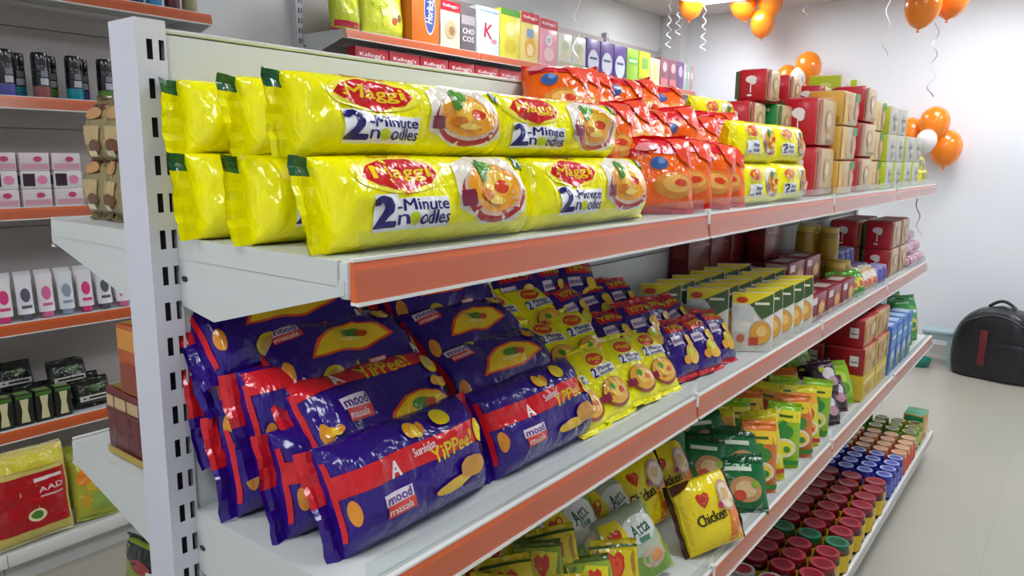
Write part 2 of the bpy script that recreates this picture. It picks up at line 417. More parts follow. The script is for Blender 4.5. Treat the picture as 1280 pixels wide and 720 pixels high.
gon = tag(link('gondola_shelving', None, None, (0, 0, 0)), 'long double sided white metal gondola shelving with orange price strips', 'shelving')
pm = post_mesh(.033, -.036, .002, 1.617).mesh('upright_post', False)
for k in range(5): link('upright_post', pm, gon, (0, k*SEC+(.0 if k < 4 else -.002), 0))
for k in range(4):
    mb = MB()
    for sx in (1, -1):
        zz = [.134, .5, .85, 1.2, 1.604]
        for j in range(4): mb.box(*sorted((sx*.004, sx*.024)), .004, SEC-.04, zz[j]+.0012, zz[j+1]-.0012, PAINT, .002)
    mb.box(-.026, .026, .003, SEC-.038, 1.604, 1.61, PAINT, .002)
    link('back_panel', mb.mesh('back_panel'), gon, (0, k*SEC, 0))
LEV = [(Z1, .364), (Z2, .362), (Z3, .42)]
for sgn in (1, -1):
    for z, D in LEV:
        if sgn < 0: D = .364 if D < .4 else .40
        sm = shelf_mesh(.034, D, SEC, sgn).mesh('shelf'); brm = bracket_mesh(.034, D, .1, sgn).mesh('bracket', False)
        stm = strip_mesh(D, SEC, sgn=sgn).mesh('price_strip', False); gm = guard_mesh(D, SEC, sgn=sgn).mesh('clear_guard', False); cm = clip_mesh(D, sgn).mesh('strip_clip', False)
        for k in range(4):
            s = link('shelf', sm, gon, (0, k*SEC, z))
            link('bracket', brm, s, (0, -.001, 0)); link('bracket', brm, s, (0, SEC-.004, 0))
            link('price_strip', stm, s, (0, .0, 0))['label'] = 'orange price strip under a clear cover'
            if sgn > 0: link('clear_guard', gm, s)
            if sgn > 0 and k: link('strip_clip', cm, s)
    D = .4776 if sgn > 0 else .42
    mb = MB(); a, b = sorted((sgn*.034, sgn*D)); mb.box(a, b, 0, SEC-.002, Z4-.03, Z4-.012, PAINT, .002)
    a, b = sorted((sgn*(D-.012), sgn*D)); mb.box(a, b, 0, SEC-.002, Z4-.05, Z4, WHITE, .003)
    a, b = sorted((sgn*(D-.05), sgn*(D-.04))); mb.box(a, b, 0, SEC-.002, 0, Z4-.03, PAINT)
    for y in (0, SEC-.012): 
        a, b = sorted((sgn*.034, sgn*(D-.04))); mb.box(a, b, y, y+.01, 0, Z4-.03, PAINT)
    bmh = mb.mesh('base_shelf')
    for k in range(4): link('base_shelf', bmh, gon, (0, k*SEC, 0))

def wall_unit(label, y0, y1, nsec, zs, D, top):
    """single sided wall shelving: back at XL"""
    g = tag(link('wall_shelving', None, None, (XL, y0, 0)), label, 'shelving', 'white shelving along the left wall')
    L = (y1-y0)/nsec
    pmw = post_mesh(.02, -.036, .002, top).mesh('upright_post', False)
    for k in range(nsec+1): link('upright_post', pmw, g, (.022, k*L, 0))
    for k in range(nsec):
        mb = MB(); zz = [.1+(top-.14)*j/6 for j in range(7)]
        for j in range(6): mb.box(.005, .022, .004, L-.04, zz[j]+.001, zz[j+1]-.001, PANEL, .002)
        link('back_panel', mb.mesh('back_panel'), g, (0, k*L, 0))
        sm = shelf_mesh(.043, D, L).mesh('shelf'); brm = bracket_mesh(.043, D, .1).mesh('bracket', False); stm = strip_mesh(D, L, .036).mesh('price_strip', False)
        for z in zs:
            s = link('shelf', sm, g, (0, k*L, z)); link('bracket', brm, s, (0, -.001, 0)); link('bracket', brm, s, (0, L-.004, 0))
            link('price_strip', stm, s)['label'] = 'orange price strip'
        mb = MB(); mb.box(.043, D+.0885, 0, L-.002, .1, .12, PAINT); mb.box(D+.088, D+.1, 0, L-.002, .085, .132, WHITE, .003); mb.box(D+.04, D+.05, 0, L-.002, 0, .1, PAINT)
        link('base_shelf', mb.mesh('base_shelf'), g, (0, k*L, 0))
    return g
AZ = [1.99, 1.632, 1.27, .885, .52]
wall_unit('white wall shelving with cosmetics behind the near end of the gondola', -.62, 1.2, 2, AZ, .35, 2.3)
BZ = [2.03, 1.68, 1.3, .9, .5]
wall_unit('white wall shelving with the row of cereal boxes on the far left', 1.86, 5.72, 4, BZ, .35, 2.42)

# ================================================================== LARGE YELLOW NOODLE PACKS
YEL = '#faf200'; RED = '#d3161c'; NAVY = '#241a6e'
BIG = [('t', 'Favourite', -.46, .87, .1, .36, 0, '#e88a10'), ('L', 0), ('e', -.46, .42, .38, .42, '#fff04a'), ('p', [(-.79, .42), (-.73, .64), (-.58, .77), (-.36, .77), (-.2, .64), (-.14, .42), (-.22, .2), (-.38, .08), (-.46, -.04), (-.54, .08), (-.7, .2)], RED),
       ('t', 'Maggi', -.46, .43, .36, .5, 0, '#ffd91a'),
       ('L', 0), ('p', [(-.76, -.74), (-.76, .0), (-.55, .0), (-.55, -.1), (-.1, -.1), (-.1, -.74)], '#f4f4f6'),
       ('t', '2', -.67, -.36, .64, .17, 0, NAVY), ('t', '2', -.655, -.36, .6, .15, 0, NAVY), ('t', '2', -.685, -.36, .6, .15, 0, NAVY), ('L', 2), ('t', '-Minute', -.34, -.26, .26, .45, 0, NAVY), ('t', 'n', -.52, -.55, .19, .08, 0, NAVY), ('e', -.44, -.55, .04, .12, '#c8d400'),
       ('t', 'odles', -.25, -.53, .26, .28, 0, NAVY)]
def bowl(cx, cz, rx, rz):
    g = [('L', 0), ('p', [(cx-rx*1.15, cz-rz*.5), (cx-rx*1.1, cz+rz*.75), (cx-rx*.4, cz+rz*1.05), (cx+rx*.7, cz+rz*1.0), (cx+rx*1.1, cz+rz*.3), (cx+rx*1.1, cz-rz*.6), (cx+rx*.6, cz-rz*.95), (cx-rx*.4, cz-rz*.95)], '#efe6d2'),
         ('e', cx, cz-.12*rz, rx, rz*.82, '#b3202a'), ('e', cx, cz, rx*.92, rz*.78, '#d9b9a0'), ('e', cx, cz+.03, rx*.82, rz*.7, '#efa017'),
         ('e', cx+rx*.1, cz+rz*.15, rx*.5, rz*.4, '#f4c238'), ('e', cx+rx*.3, cz+rz*.05, rx*.22, rz*.2, '#d8421c'), ('e', cx-rx*.35, cz+rz*.5, rx*.14, rz*.34, '#3f8f24'),
         ('e', cx-rx*.15, cz+rz*.62, rx*.2, rz*.14, '#57a32b'), ('e', cx-rx*.3, cz-rz*.2, rx*.22, rz*.15, '#d77810'), ('e', cx+rx*.0, cz-rz*.35, rx*.3, rz*.1, '#f7d05a'),
         ('r', cx-rx*1.12, cx-rx*.75, cz-rz*.45, cz-rz*.05, '#7a1f3c'), ('L', 1)]
    return g
BIG += bowl(.43, .02, .37, .82)+[('p', [(.8, .55), (.97, .47), (.97, .86), (.8, .86)], '#146a3a'), ('t', 'MIC', .885, .67, .2, .14, 0, '#ffffff')]
def big_yellow(L, seed):
    P = Pillow(L, .108, .1, 8, 3.0, seed, .2, 17); mb = MB(); P.body(mb, film(YEL), nu=56, nv=24)
    draw(mb, BIG, P.S, L/2, P.H/2, e=.0065)
    pts = [('wrapper', mb.mesh('noodle_wrapper'))]
    for end in (-1, 1):
        sm = seal(P, end, .028, film(YEL), film('#0f5a36'), seed+end, droop=.006*end)
        s = ('end_seal', sm.mesh('end_seal', ang=60), None)
        pts.append(s)
    return pts
YB = Kind('noodle_pack', 'noodles', [big_yellow(.345, 1), big_yellow(.345, 2), big_yellow(.345, 3)], 'large yellow noodle packs on the top shelf')
cols = [(.078, .04, 'column at the back panel'), (.182, .03, 'middle column'), (.284, .01, 'front column')]
for ci, (x, off, cn) in enumerate(cols):
    for lay in (0, 1):
        for k in (0, 1):
            y = (.185 if lay == 0 else .145)+k*(.35 if lay == 0 else .315)+off+J(.006)
            y += ((-.05, .0), (-.03, .015), (0, .025))[ci][lay]
            YB.put((x-.022*lay+(.022 if ci == 2 and lay == 0 else 0), y, Z1+.001+lay*.103), 'large yellow noodle pack, %s layer, %s, %s' % (('lower', 'upper')[lay], cn, ('at the gondola end', 'second from the gondola end')[k]),
                   tilt=(12, 9)[lay]+(4 if ci == 2 and lay == 0 else 0)+J(2), yaw=J(1.5), var=ci+lay+k).scale = (1, 1, (1.0, .87)[lay])

# ================================================================== ORANGE SNACK PACKS
ORG = [('r', -.97, .97, .5, .93, '#d0142a'), ('e', -.2, .22, .26, .2, '#3a5fa0'), ('e', -.12, .3, .12, .1, '#6f8fc4'), ('e', .2, -.45, .6, .36, '#d88a35'), ('e', .25, -.42, .42, .24, '#eab05a'), ('e', .35, -.4, .2, .1, '#d6401e'), ('e', -.5, .7, .3, .12, '#e88a94'), ('p', [(.2, .95), (.95, .95), (.95, .1), (.5, .3)], '#e8482a')]
def bag(L, H, T, base, design, seed, sealc=None, vert=True, e=.02, nu=18, nv=18, pv=3.6, pu=2.6, bump=.55):
    P = Pillow(L, H, T, pu, pv, seed, .2, 22); mb = MB(); P.body(mb, film(base, bump=bump), nu=nu, nv=nv); draw(mb, design, P.S, L/2, H/2, e=e)
    out = [('wrapper', mb.mesh('pack_wrapper'))]
    if sealc:
        for end in ((1, -1) if vert else (-1, 1)):
            out.append(('top_seal' if vert and end > 0 else 'bottom_seal' if vert else 'end_seal', seal(P, end, .012, film(sealc), seed=seed+end, vertical=vert, n=8).mesh('seal', ang=60)))
    return out
OB = Kind('noodle_packet', 'noodles', [bag(.13, .135, .075, '#f2640c', ORG, s, '#d5141e', nu=22, nv=22) for s in (4, 5, 6)], 'orange noodle packets on the top shelf')
OPOS = [('front row', .29, Z1+.012, 20, [.85, .945, 1.045, 1.14]), ('second row', .20, Z1+.085, 24, [.72, .795, .875, .985, 1.10, 1.22, 1.33]),
        ('top row', .115, Z1+.165, 30, [.73, .80, .87, .97, 1.09, 1.22])]
for rn, x, z, tl, ys in OPOS:
    for k, y in enumerate(ys):
        OB.put((x+J(.008), y, z+J(.006)), 'shiny orange and red noodle packet, %s from the left in the %s' % (NTH[k], rn), tilt=tl+J(7), yaw=-42+J(16), roll=J(9))

# ================================================================== MEDIUM YELLOW PACKS FURTHER ALONG
MED = [('e', -.5, .42, .32, .34, '#fff04a'), ('e', -.5, .42, .28, .27, '#e2571c'), ('t', 'Maggi', -.5, .42, .2, .4, 0, '#ffd91a'), ('r', -.8, -.14, -.62, -.05, '#f4f4f6'), ('t', '2', -.7, -.33, .46, .16, 0, NAVY),
       ('t', 'Minute', -.38, -.24, .18, .36, 0, NAVY), ('t', 'noodles', -.38, -.46, .18, .36, 0, NAVY)]+bowl(.45, 0, .33, .72)
YM = Kind('noodle_pack', 'noodles', [bag(.235, .098, .075, YEL, MED, s, YEL, False, e=.03, nu=26, nv=14, pu=6, pv=3) for s in (11, 12)], 'medium yellow noodle packs on the top shelf')
for lay in (0, 1):
    for k in (0, 1):
        YM.put((.305-.01*lay, 1.30+k*.245, Z1+.002+lay*.098), 'medium yellow noodle pack in front of red packets, %s, %s of two' % (('lower', 'upper')[lay], ('nearer', 'farther')[k]), tilt=4+4*lay)
for k, (x, y, z, l) in enumerate([(.12, 1.45, .002, 'medium yellow noodle pack behind the orange packets, at shelf level'), (.12, 1.45, .087, 'medium yellow noodle pack behind the orange packets, second layer'), (.12, 1.46, .172, 'medium yellow noodle pack topmost behind the orange packets')]):
    YM.put((x, y, Z1+z), l, tilt=3)

# ================================================================== CARTONS
def carton(W, D, H, base, front=(), end=(), top=(), bevel=.003, faces=None, name='carton'):
    """W along the shelf, D deep; printed front (-Y), left end (-X) and top"""
    mb = MB(); mb.box(-W/2, W/2, -D/2, D/2, 0, H, card(base), bevel, faces={k: card(v) for k, v in (faces or {}).items()})
    draw(mb, front, lambda x, z: (Vector((x, -D/2, z)), Vector((0, -1, 0))), W/2, H/2, card, cz=H/2)
    draw(mb, end, lambda x, z: (Vector((-W/2, -x, z)), Vector((-1, 0, 0))), D/2, H/2, card, cz=H/2)
    draw(mb, top, lambda x, z: (Vector((x, z, H)), Vector((0, 0, 1))), W/2, D/2, card)
    return [('carton', mb.mesh(name))]
def tree(c='#f2e9e4'): return [('e', 0, .35, .34, .22, c), ('e', .12, .2, .2, .18, c), ('p', [(-.04, -.45), (.05, -.45), (.03, .3), (-.02, .3)], c), ('e', -.05, -.62, .16, .06, c)]
TAN = '#cdb183'
def tan_front(side): return [('r', -.95, -.6, -.9, .9, side), ('e', .15, .05, .4, .5, '#bd9a63'), ('e', .1, .1, .22, .28, '#dcc79a'), ('r', .0, .8, -.85, -.7, '#8d6f42')]
K_RED = Kind('food_packet', 'packet', [carton(.19, .115, .119, '#c0182a', tan_front('#a94a36'), tree()+[('r', -.94, -.72, -.85, .85, '#4a5a34')], bevel=.014, faces={'-y': TAN, '+z': '#a8343c'})], 'red packets with white trees on the top shelf')
K_GRN = Kind('food_packet', 'packet', [carton(.13, .115, .112, '#12863a', tan_front('#2a7a3a'), [('e', -.1, .5, .12, .3, '#cfe6cc'), ('e', -.6, -.3, .2, .12, '#cfe6cc'), ('e', -.6, .1, .16, .1, '#cfe6cc'), ('e', -.6, -.62, .18, .1, '#cfe6cc'), ('e', .5, .7, .08, .08, '#ffffff')], bevel=.012, faces={'-y': TAN})], 'green packets on the top shelf')
K_TAN = Kind('food_packet', 'packet', [carton(.17, .115, .108, '#d9a63c', [('r', -.95, -.45, -.9, .9, '#e6b53a'), ('e', -.1, -.2, .35, .5, '#cfa46a'), ('r', .45, .97, .45, .95, '#24913f'), ('e', .6, -.1, .28, .5, '#c99d70')], [('e', 0, .2, .5, .4, '#e9d6a0'), ('r', -.8, .8, -.8, -.5, '#b7862a')], bevel=.01, faces={'-y': TAN, '+z': '#c7a06a'})], 'yellow tan packets on the top shelf')
K_LIM = Kind('food_carton', 'carton', [carton(.15, .115, .105, '#c3d40f', [('e', .2, .2, .3, .35, '#a9a295'), ('r', -0.25, 0.55, 0.00, 0.20, '#5d584f'), ('e', .3, -.5, .3, .24, '#8e8577')], [('e', 0, .3, .4, .2, '#e7ee7a'), ('r', -.7, .7, -.7, -.3, '#9aaa0c')], bevel=.004, faces={'-y': '#bdb7a8', '+z': '#d0cbbd'})], 'grey and lime cartons on the top shelf')
K_RDS = Kind('food_packet', 'packet', [carton(.125, .105, .119, '#c0182a', tan_front('#a94a36'), tree()+[('r', -.94, -.68, -.85, .85, '#4a5a34')], bevel=.016, faces={'-y': TAN, '+z': '#a8343c'})], 'red packets with white trees on the top shelf')
# back rows against the panel
for (k, x, y, z, KD, l) in [(0, .165, 1.685, Z1+.27, K_RDS, 'red packet with white tree, topmost row, first from the left'), (1, .165, 1.885, Z1+.27, K_RDS, 'red packet with white tree, topmost row, second from the left'),
        (2, .165, 2.20, Z1+.272, K_RDS, 'red packet peeking low between two topmost stacks'), (3, .145, 1.62, Z1+.15, K_RDS, 'red packet left of the green packet in the second row'), (4, .165, 1.775, Z1+.15, K_GRN, 'bright green packet with white marks under the red packets'),
        (5, .13, 1.62, Z1+.001, K_RDS, 'red packet at shelf level under the other red packets'), (6, .13, 1.775, Z1+.001, K_GRN, 'green packet at shelf level behind yellow noodles'), (7, .13, 2.19, Z1+.001, K_GRN, 'green packet at shelf level under the peeking red packet'), (8, .13, 2.19, Z1+.136, K_TAN, 'tan packet directly under the peeking red packet')]:
    KD.put((x, y, z), l, yaw=J(2)).scale = [(.9, .9, .76), (.9, .9, .76), (1, 1, .7), (1, 1, 1), (1, 1, 1.06), (1, 1, 1.24), (1, 1, 1.32), (1, 1, 1.2), (1, 1, 1.25)][k]
K_RED.put((.245, 1.915, Z1+.15), 'red packet with white tree, second row, right of green packet', yaw=-1).scale = (1, 1, 1.2); K_RED.put((.25, 1.915, Z1+.001), 'red packet at shelf level right of the yellow noodle packs').scale = (1, 1, 1.24)
for lay in range(3): K_TAN.put((.262, 2.115, Z1+.001+lay*.1085), 'yellow and tan packet with green corner, %s of three' % ('bottom', 'middle', 'top')[lay], yaw=J(2))
for lay in range(3): K_RED.put((.262, 2.375, Z1+.001+lay*.12), 'tall stack of red tree packets, the %s one' % ('bottom', 'middle', 'top')[lay], yaw=J(2))
for lay in range(3): K_TAN.put((.25, 2.575, Z1+.001+lay*.1085), 'tan packet right of the tall red stack, %s of three' % ('bottom', 'middle', 'top')[lay], yaw=J(2))
for c, (y, n, x) in enumerate([(2.58, 4, .12), (2.755, 3, .265), (2.78, 4, .13), (2.92, 3, .265), (2.96, 3, .13), (3.10, 2, .27), (3.14, 3, .13), (3.28, 2, .27)]):
    for lay in range(n):
        nm = ['behind the tan packets', 'in the first front stack', 'in the first rear stack', 'in the second front stack', 'in the second rear stack', 'in the third front stack', 'in the third rear stack', 'in the last front stack'][c]
        K_LIM.put((x, y, Z1+.001+lay*.1055), 'grey lime sided carton %s, %s from below' % (nm, NTH[lay]), yaw=J(2))
YSM = Kind('snack_bag', 'bag', [bag(.1, .07, .05, '#d9cf2a', [('e', -.2, 0, .4, .5, '#8b8f7a'), ('e', .4, .2, .2, .3, '#4b5a2a')], s, '#e3d838', False, e=.04, nu=12, nv=8) for s in (21, 22)], 'small yellow bags at the end of the top shelf')
for lay in range(3):
    for k in range(2): YSM.put((.31-.015*lay, 3.50+.08*k-.02*lay, Z1+.003+lay*.06), 'small yellow bag at far end of top shelf, %s layer, %s' % (('bottom', 'middle', 'top')[lay], ('nearer', 'farther')[k]), tilt=8)

# ================================================================== PURPLE NOODLE PACKS, SECOND SHELF
PUR = '#2b0a7a'; PRED = '#d41a24'; PINK = '#e88f86'
def taco(cx, cz, rx, rz): return [('L', 0), ('p', [(cx-rx, cz-rz*.7), (cx-rx*.75, cz+rz*.2), (cx-rx*.3, cz+rz*.75), (cx+rx*.2, cz+rz*.9), (cx+rx*.7, cz+rz*.5), (cx+rx, cz-rz*.2), (cx+rx*.2, cz-rz*.75)], '#e8501c'),
     ('p', [(cx-rx*.92, cz-rz*.6), (cx-rx*.68, cz+rz*.15), (cx-rx*.25, cz+rz*.65), (cx+rx*.2, cz+rz*.78), (cx+rx*.66, cz+rz*.42), (cx+rx*.88, cz-rz*.15), (cx+rx*.2, cz-rz*.62)], '#f2c81c'), ('e', cx, cz+rz*.2, rx*.25, rz*.28, '#4f8a2a'), ('e', cx+rx*.25, cz+rz*.1, rx*.14, rz*.2, '#c04a1c'), ('e', cx-rx*.1, cz-rz*.15, rx*.3, rz*.12, '#f7de6a')]
def mood(cx, cz, w, h): return [('L', 0), ('r', cx-w, cx+w, cz, cz+h, '#e9d9e4'), ('r', cx-w*.9, cx+w*1.05, cz-h, cz, '#d8433c'), ('t', 'mood', cx, cz+h*.5, h*.8, w*1.7, 0, '#5a2f8c'), ('t', 'masala', cx, cz-h*.5, h*.6, w*1.6, 0, '#f6d9d0')]
def noodle_cup(cx, cz, r): return [('e', cx, cz, r*.8, r*1.4, '#e9a81e'), ('e', cx+r*.7, cz-r*.5, r*.8, r*1.2, '#f0c63a'), ('e', cx+r*1.3, cz-r*.1, r*.5, r*1.1, '#d88a1c')]
PA = [('r', -.97, .97, .5, .92, PRED), ('t', 'YiPPee!', .12, .66, .34, .7, .04, '#e2c818'), ('t', 'A', -.52, .68, .3, .14, 0, '#f6e9ea'), ('e', .74, .45, .13, .24, '#f0d21c'), ('e', .74, .45, .09, .15, '#d9c27a')]+[('L', 1)]+mood(-.5, -.02, .17, .24)+taco(.3, -.45, .55, .42)+noodle_cup(.68, .0, .1)+noodle_cup(-.86, -.3, .06)
PC = [('r', -.97, .97, .02, .45, PRED), ('t', 'YiPPee!', .38, .12, .3, .62, .05, '#e2c818'), ('t', 'A', -.4, .16, .3, .12, 0, '#f6e9ea'), ('t', 'Sunfeast', .02, .3, .16, .3, .05, '#f3d5d5'), ('e', .84, .2, .1, .24, '#f0d21c'), ('e', .4, .72, .12, .16, '#e0c41c')]+mood(-.45, -.4, .19, .2)+noodle_cup(-.05, .68, .1)+[('e', .3, -.55, .3, .1, '#d9b13c'), ('e', .6, -.4, .18, .2, '#c98f3c')]
PB = taco(.0, .1, .62, .42)+noodle_cup(.55, .55, .09)+mood(-.72, .55, .16, .16)+[('e', -.45, -.62, .14, .2, '#c9b01c'), ('e', -.45, -.62, .1, .13, '#b98f2a'), ('r', .05, .3, -.68, -.45, '#c8584a'), ('r', .07, .28, -.55, -.47, '#eac4ba'), ('t', 'A', .78, -.45, .28, .1, 0, '#e8e2ee'), ('r', -.97, .97, -.95, -.88, PRED)]
def purple(design, seed, H=.14):
    P = Pillow(.262, H, .095, 6, 2.6, seed, .2, 18); mb = MB(); P.body(mb, film(PUR, .2), nu=56, nv=26); draw(mb, design, P.S, P.L/2, P.H/2, lambda c: film(c, .2), e=.008)
    # red side flash on both ends
    for sx in (-1, 1):
        mb.decal(rect(*sorted((sx*.1265, sx*.1295)), -.05, .05, 2, 14), P.S, film(PRED, .2), 0); mb.decal(ell(sx*.117, -.02, .006, .016), P.S, film('#e0902a', .2), 0)
    out = [('wrapper', mb.mesh('noodle_wrapper'))]
    for end in (-1, 1): out.append(('end_seal', seal(P, end, .022, film(PUR, .2), film(PRED, .2), seed+end, droop=.004, nt=5).mesh('end_seal', ang=60)))
    return out
KPA = Kind('noodle_pack', 'noodles', [purple(PA, s) for s in (31, 32)], 'large purple noodle packs on the second shelf')
KPB = Kind('noodle_pack', 'noodles', [purple(PB, s) for s in (33, 34)], 'large purple noodle packs on the second shelf')
KPC = Kind('noodle_pack', 'noodles', [purple(PC, s) for s in (35, 36)], 'large purple noodle packs on the second shelf')
# (layer, front x, z, tilt, kind)
for st, (yc, sn) in enumerate([(.175, 'left stack'), (.455, 'right stack')]):
    rows = [(.292, Z2+.001, 24, KPC), (.225, Z2+.07, 40, KPA), (.150, Z2+.135, 46, KPB), (.085, Z2+.185, 44, KPB)]
    if st: rows = [(.295, Z2+.001, 26, KPC), (.235, Z2+.065, 42, KPB), (.165, Z2+.12, 46, KPB), (.095, Z2+.175, 44, KPB)]
    for lay, (x, z, tl, KD) in enumerate(rows):
        n = (3, 3, 2, 1)[lay] if st == 0 else 1
        for k in range(n):
            KD.put((max(x-k*(.098, .082, .085, .08)[lay], .068), (yc+(0, .02, .025, -.03)[lay] if st == 0 else yc+(0, .0, .0, 0)[lay]+.008) if k == 0 else .155+J(.01), z), 'large purple noodle pack, %s layer of the %s, %s' % (('bottom', 'second', 'third', 'top')[lay], sn, ('frontmost', 'one behind the front', 'nearest the back panel')[k]),
                   tilt=tl if k == 0 else 12+8*lay+J(4), yaw=J(2.5), roll=J(1.5))

# ================================================================== SMALL YELLOW NOODLES
SMY = [('e', -.05, .62, .55, .25, '#fff04a'), ('e', -.05, .62, .48, .2, '#d8401c'), ('t', 'Maggi', -.05, .62, .16, .7, 0, '#ffd91a'), ('r', -.6, .72, .1, .38, '#eef0f2'), ('t', '2', -.48, .25, .28, .2, 0, '#1f1a55'), ('t', 'Minute', .15, .3, .13, .8, 0, '#1f1a55'), ('t', 'noodles', .15, .17, .11, .8, 0, '#1f1a55'),
       ('e', .05, -.45, .78, .42, '#8f3a1c'), ('e', .05, -.42, .7, .37, '#e0a52a'), ('e', .1, -.4, .4, .22, '#f0c04a'), ('e', -.1, -.3, .16, .1, '#5a9a2a'), ('e', .3, -.45, .14, .09, '#cf4a1c'), ('r', -.85, -.45, -.62, -.42, '#8a2440')]
KSY = Kind('noodle_packet', 'noodles', [bag(.108, .135, .036, YEL, SMY, s, YEL, e=.03, nu=12, nv=14) for s in (41, 42, 43)], 'small yellow noodle packets on the second shelf')
for rn, x, z, tl, ys in [('front row', .30, Z2+.012, 42, [.60, .69, .79, .885]), ('second row', .225, Z2+.075, 46, [.46, .545, .64, .73]), ('third row', .15, Z2+.125, 48, [.50, .60, .70]), ('back row', .075, Z2+.165, 40, [.40, .49, .58])]:
    for k, y in enumerate(ys): KSY.put((x+J(.006), y, z+J(.004)), 'small yellow noodle packet, %s from the left in the %s' % (NTH[k], rn), tilt=tl+J(4), yaw=J(5)-4, roll=J(3))
# small purple and red packets
SMP = [('r', -.97, .97, .5, .95, PRED), ('t', 'YiPPee', .1, .7, .2, 1.3, 0, '#e8ce2a'), ('r', -.7, -.1, .0, .35, '#e6d6e4'), ('t', 'mood', -.4, .18, .2, .5, 0, '#6a3a90'), ('e', .25, -.4, .5, .35, '#e8b41e'), ('e', .5, .1, .3, .25, '#efc234'), ('e', .1, -.3, .25, .16, '#c9d02a'), ('e', -.35, -.55, .2, .15, '#d8901c')]
KSP = Kind('noodle_packet', 'noodles', [bag(.112, .125, .05, PUR, SMP, s, PRED, e=.03, nu=12, nv=14) for s in (51, 52, 53)], 'small purple and red noodle packets on the second shelf')
for rn, x, z, tl, ys in [('front row', .305, Z2+.012, 36, [1.0, 1.095, 1.19]), ('second row', .235, Z2+.055, 38, [.84, .935, 1.03, 1.13]), ('third row', .155, Z2+.10, 42, [.80, .90, 1.0]), ('back row', .085, Z2+.14, 30, [.69, .79, .89])]:
    for k, y in enumerate(ys): KSP.put((x+J(.008), y, z+J(.006)), 'small purple and red noodle packet, %s from the left in the %s' % (NTH[k], rn), tilt=tl+J(6), yaw=J(10)-6, roll=J(8))

# ================================================================== YELLOW-TOPPED POUCHES
def pouch():
    W, D, H = .105, .022, .152; mb = MB()
    n = 10; prof = [(0, D/2*.7), (.1, D/2), (.5, D/2), (.8, D/2*.75), (1, .0012)]
    vs = []; fs = []
    for z, d in prof:
        for i in range(n+1):
            t = -1+2*i/n; vs.append((t*W/2, -d*(1-abs(t)**6*.6), z*H))
        for i in range(n+1):
            t = 1-2*i/n; vs.append((t*W/2, d*(1-abs(t)**6*.6), z*H))
    q = 2*(n+1)
    for j in range(len(prof)-1):
        for i in range(q): fs.append([j*q+i, j*q+(i+1) % q, (j+1)*q+(i+1) % q, (j+1)*q+i])
    fs.append(list(range(q))[::-1]); fs.append([(len(prof)-1)*q+i for i in range(q)])
    mb.add(vs, fs, film('#e8e4d6', bump=.2))
    def S(x, z):
        zz = z/H; d = D/2
        for (a, da), (b, db) in zip(prof, prof[1:]):
            if a <= zz <= b: d = da+(db-da)*(zz-a)/(b-a); break
        return Vector((x, -d*(1-abs(2*x/W)**6*.6), z)), Vector((0, -1, .12)).normalized()
    des = [('r', -.97, .97, .62, .98, '#efd81c'), ('e', -.55, .74, .28, .1, '#cf3a1a'), ('p', [(-.2, .6), (.95, .95), (.95, .3), (.4, .1)], '#3f5a2a'), ('r', 0.05, 0.75, 0.58, 0.66, '#e8e2c8'), ('r', -.9, .0, .1, .5, '#cfd3cf'), ('e', .35, -.35, .55, .42, '#b9a07a'), ('e', .35, -.35, .48, .36, '#e2a23a'),
           ('e', .4, -.3, .25, .18, '#f0c878'), ('r', -.2, .25, -.78, -.5, '#c6402a'), ('r', -.95, -.3, -.8, -.35, '#d9c7b0'), ('e', -.6, -.55, .2, .15, '#c46a4a')]
    draw(mb, des, S, W/2, H/2, lambda c: film(c, bump=.2), e=.03, cz=H/2)
    return [('pouch', mb.mesh('pasta_pouch'))]
KPO = Kind('pasta_pouch', 'pouch', [pouch()], 'yellow topped pouches standing on the second shelf')
for rn, x, zz, ys in [('front row', .315, 0, [1.345, 1.43, 1.52, 1.61, 1.70]), ('second row', .225, .012, [1.27, 1.35, 1.44, 1.53, 1.63, 1.72]), ('back row', .13, .02, [1.20, 1.29, 1.38, 1.48, 1.58, 1.68])]:
    for k, y in enumerate(ys): KPO.put((x, y, Z2+.001+zz), 'standing pouch with yellow top, %s from the left in the %s' % (NTH[k], rn), tilt=5+J(3), yaw=-50+J(6))

# maroon cartons
K_MAR = Kind('biscuit_carton', 'carton', [carton(.16, .075, .085, '#8e1630', [('r', -.9, -.3, .3, .8, '#e6dcd6'), ('e', .3, -.1, .45, .55, '#d98a3a'), ('e', .3, -.1, .3, .35, '#e8b46a'), ('r', -.9, -.4, -.8, -.5, '#c8a040')], [('r', -.7, .7, -.75, .2, '#a81e34'), ('r', -.9, .9, .5, .9, '#d8b9b4'), ('e', 0, -.2, .4, .3, '#b92a3c')], [('r', -.8, .2, -.6, .6, '#d5c8c4')])], 'maroon cartons on the second shelf')
K_MTL = Kind('biscuit_carton', 'carton', [carton(.12, .09, .16, '#7c1228', [('e', .2, -.2, .5, .45, '#c9823a'), ('r', -.8, .0, .4, .85, '#ded3d2'), ('r', .75, .97, -.95, .95, '#c9a81c')], [('r', -.5, .5, .45, .85, '#d8d2d4'), ('e', .1, -.25, .5, .4, '#b8703a')])], 'maroon cartons on the second shelf')
K_DRK = Kind('biscuit_carton', 'carton', [carton(.15, .06, .145, '#6a0d16', [('r', -.8, .8, .2, .3, '#8a1a20')], [('r', -.6, .6, -.2, .2, '#86181e')])], 'dark red cartons at the back panel')
for k in range(3): K_MAR.put((.305, 1.84+k*.175, Z2+.001), 'low maroon carton in the front row, %s from the left' % NTH[k])
for k in range(2): K_MAR.put((.22, 1.88+k*.175, Z2+.001), 'low maroon carton in the second row, %s from the left' % NTH[k])
for k in range(2): K_MAR.put((.22, 1.88+k*.175, Z2+.087), 'low maroon carton stacked on the second row, %s from the left' % NTH[k])
for k in range(3): K_MTL.put((.14, 1.90+k*.14, Z2+.001+.02*0), 'tall maroon carton in the rear row, %s from the left' % NTH[k])
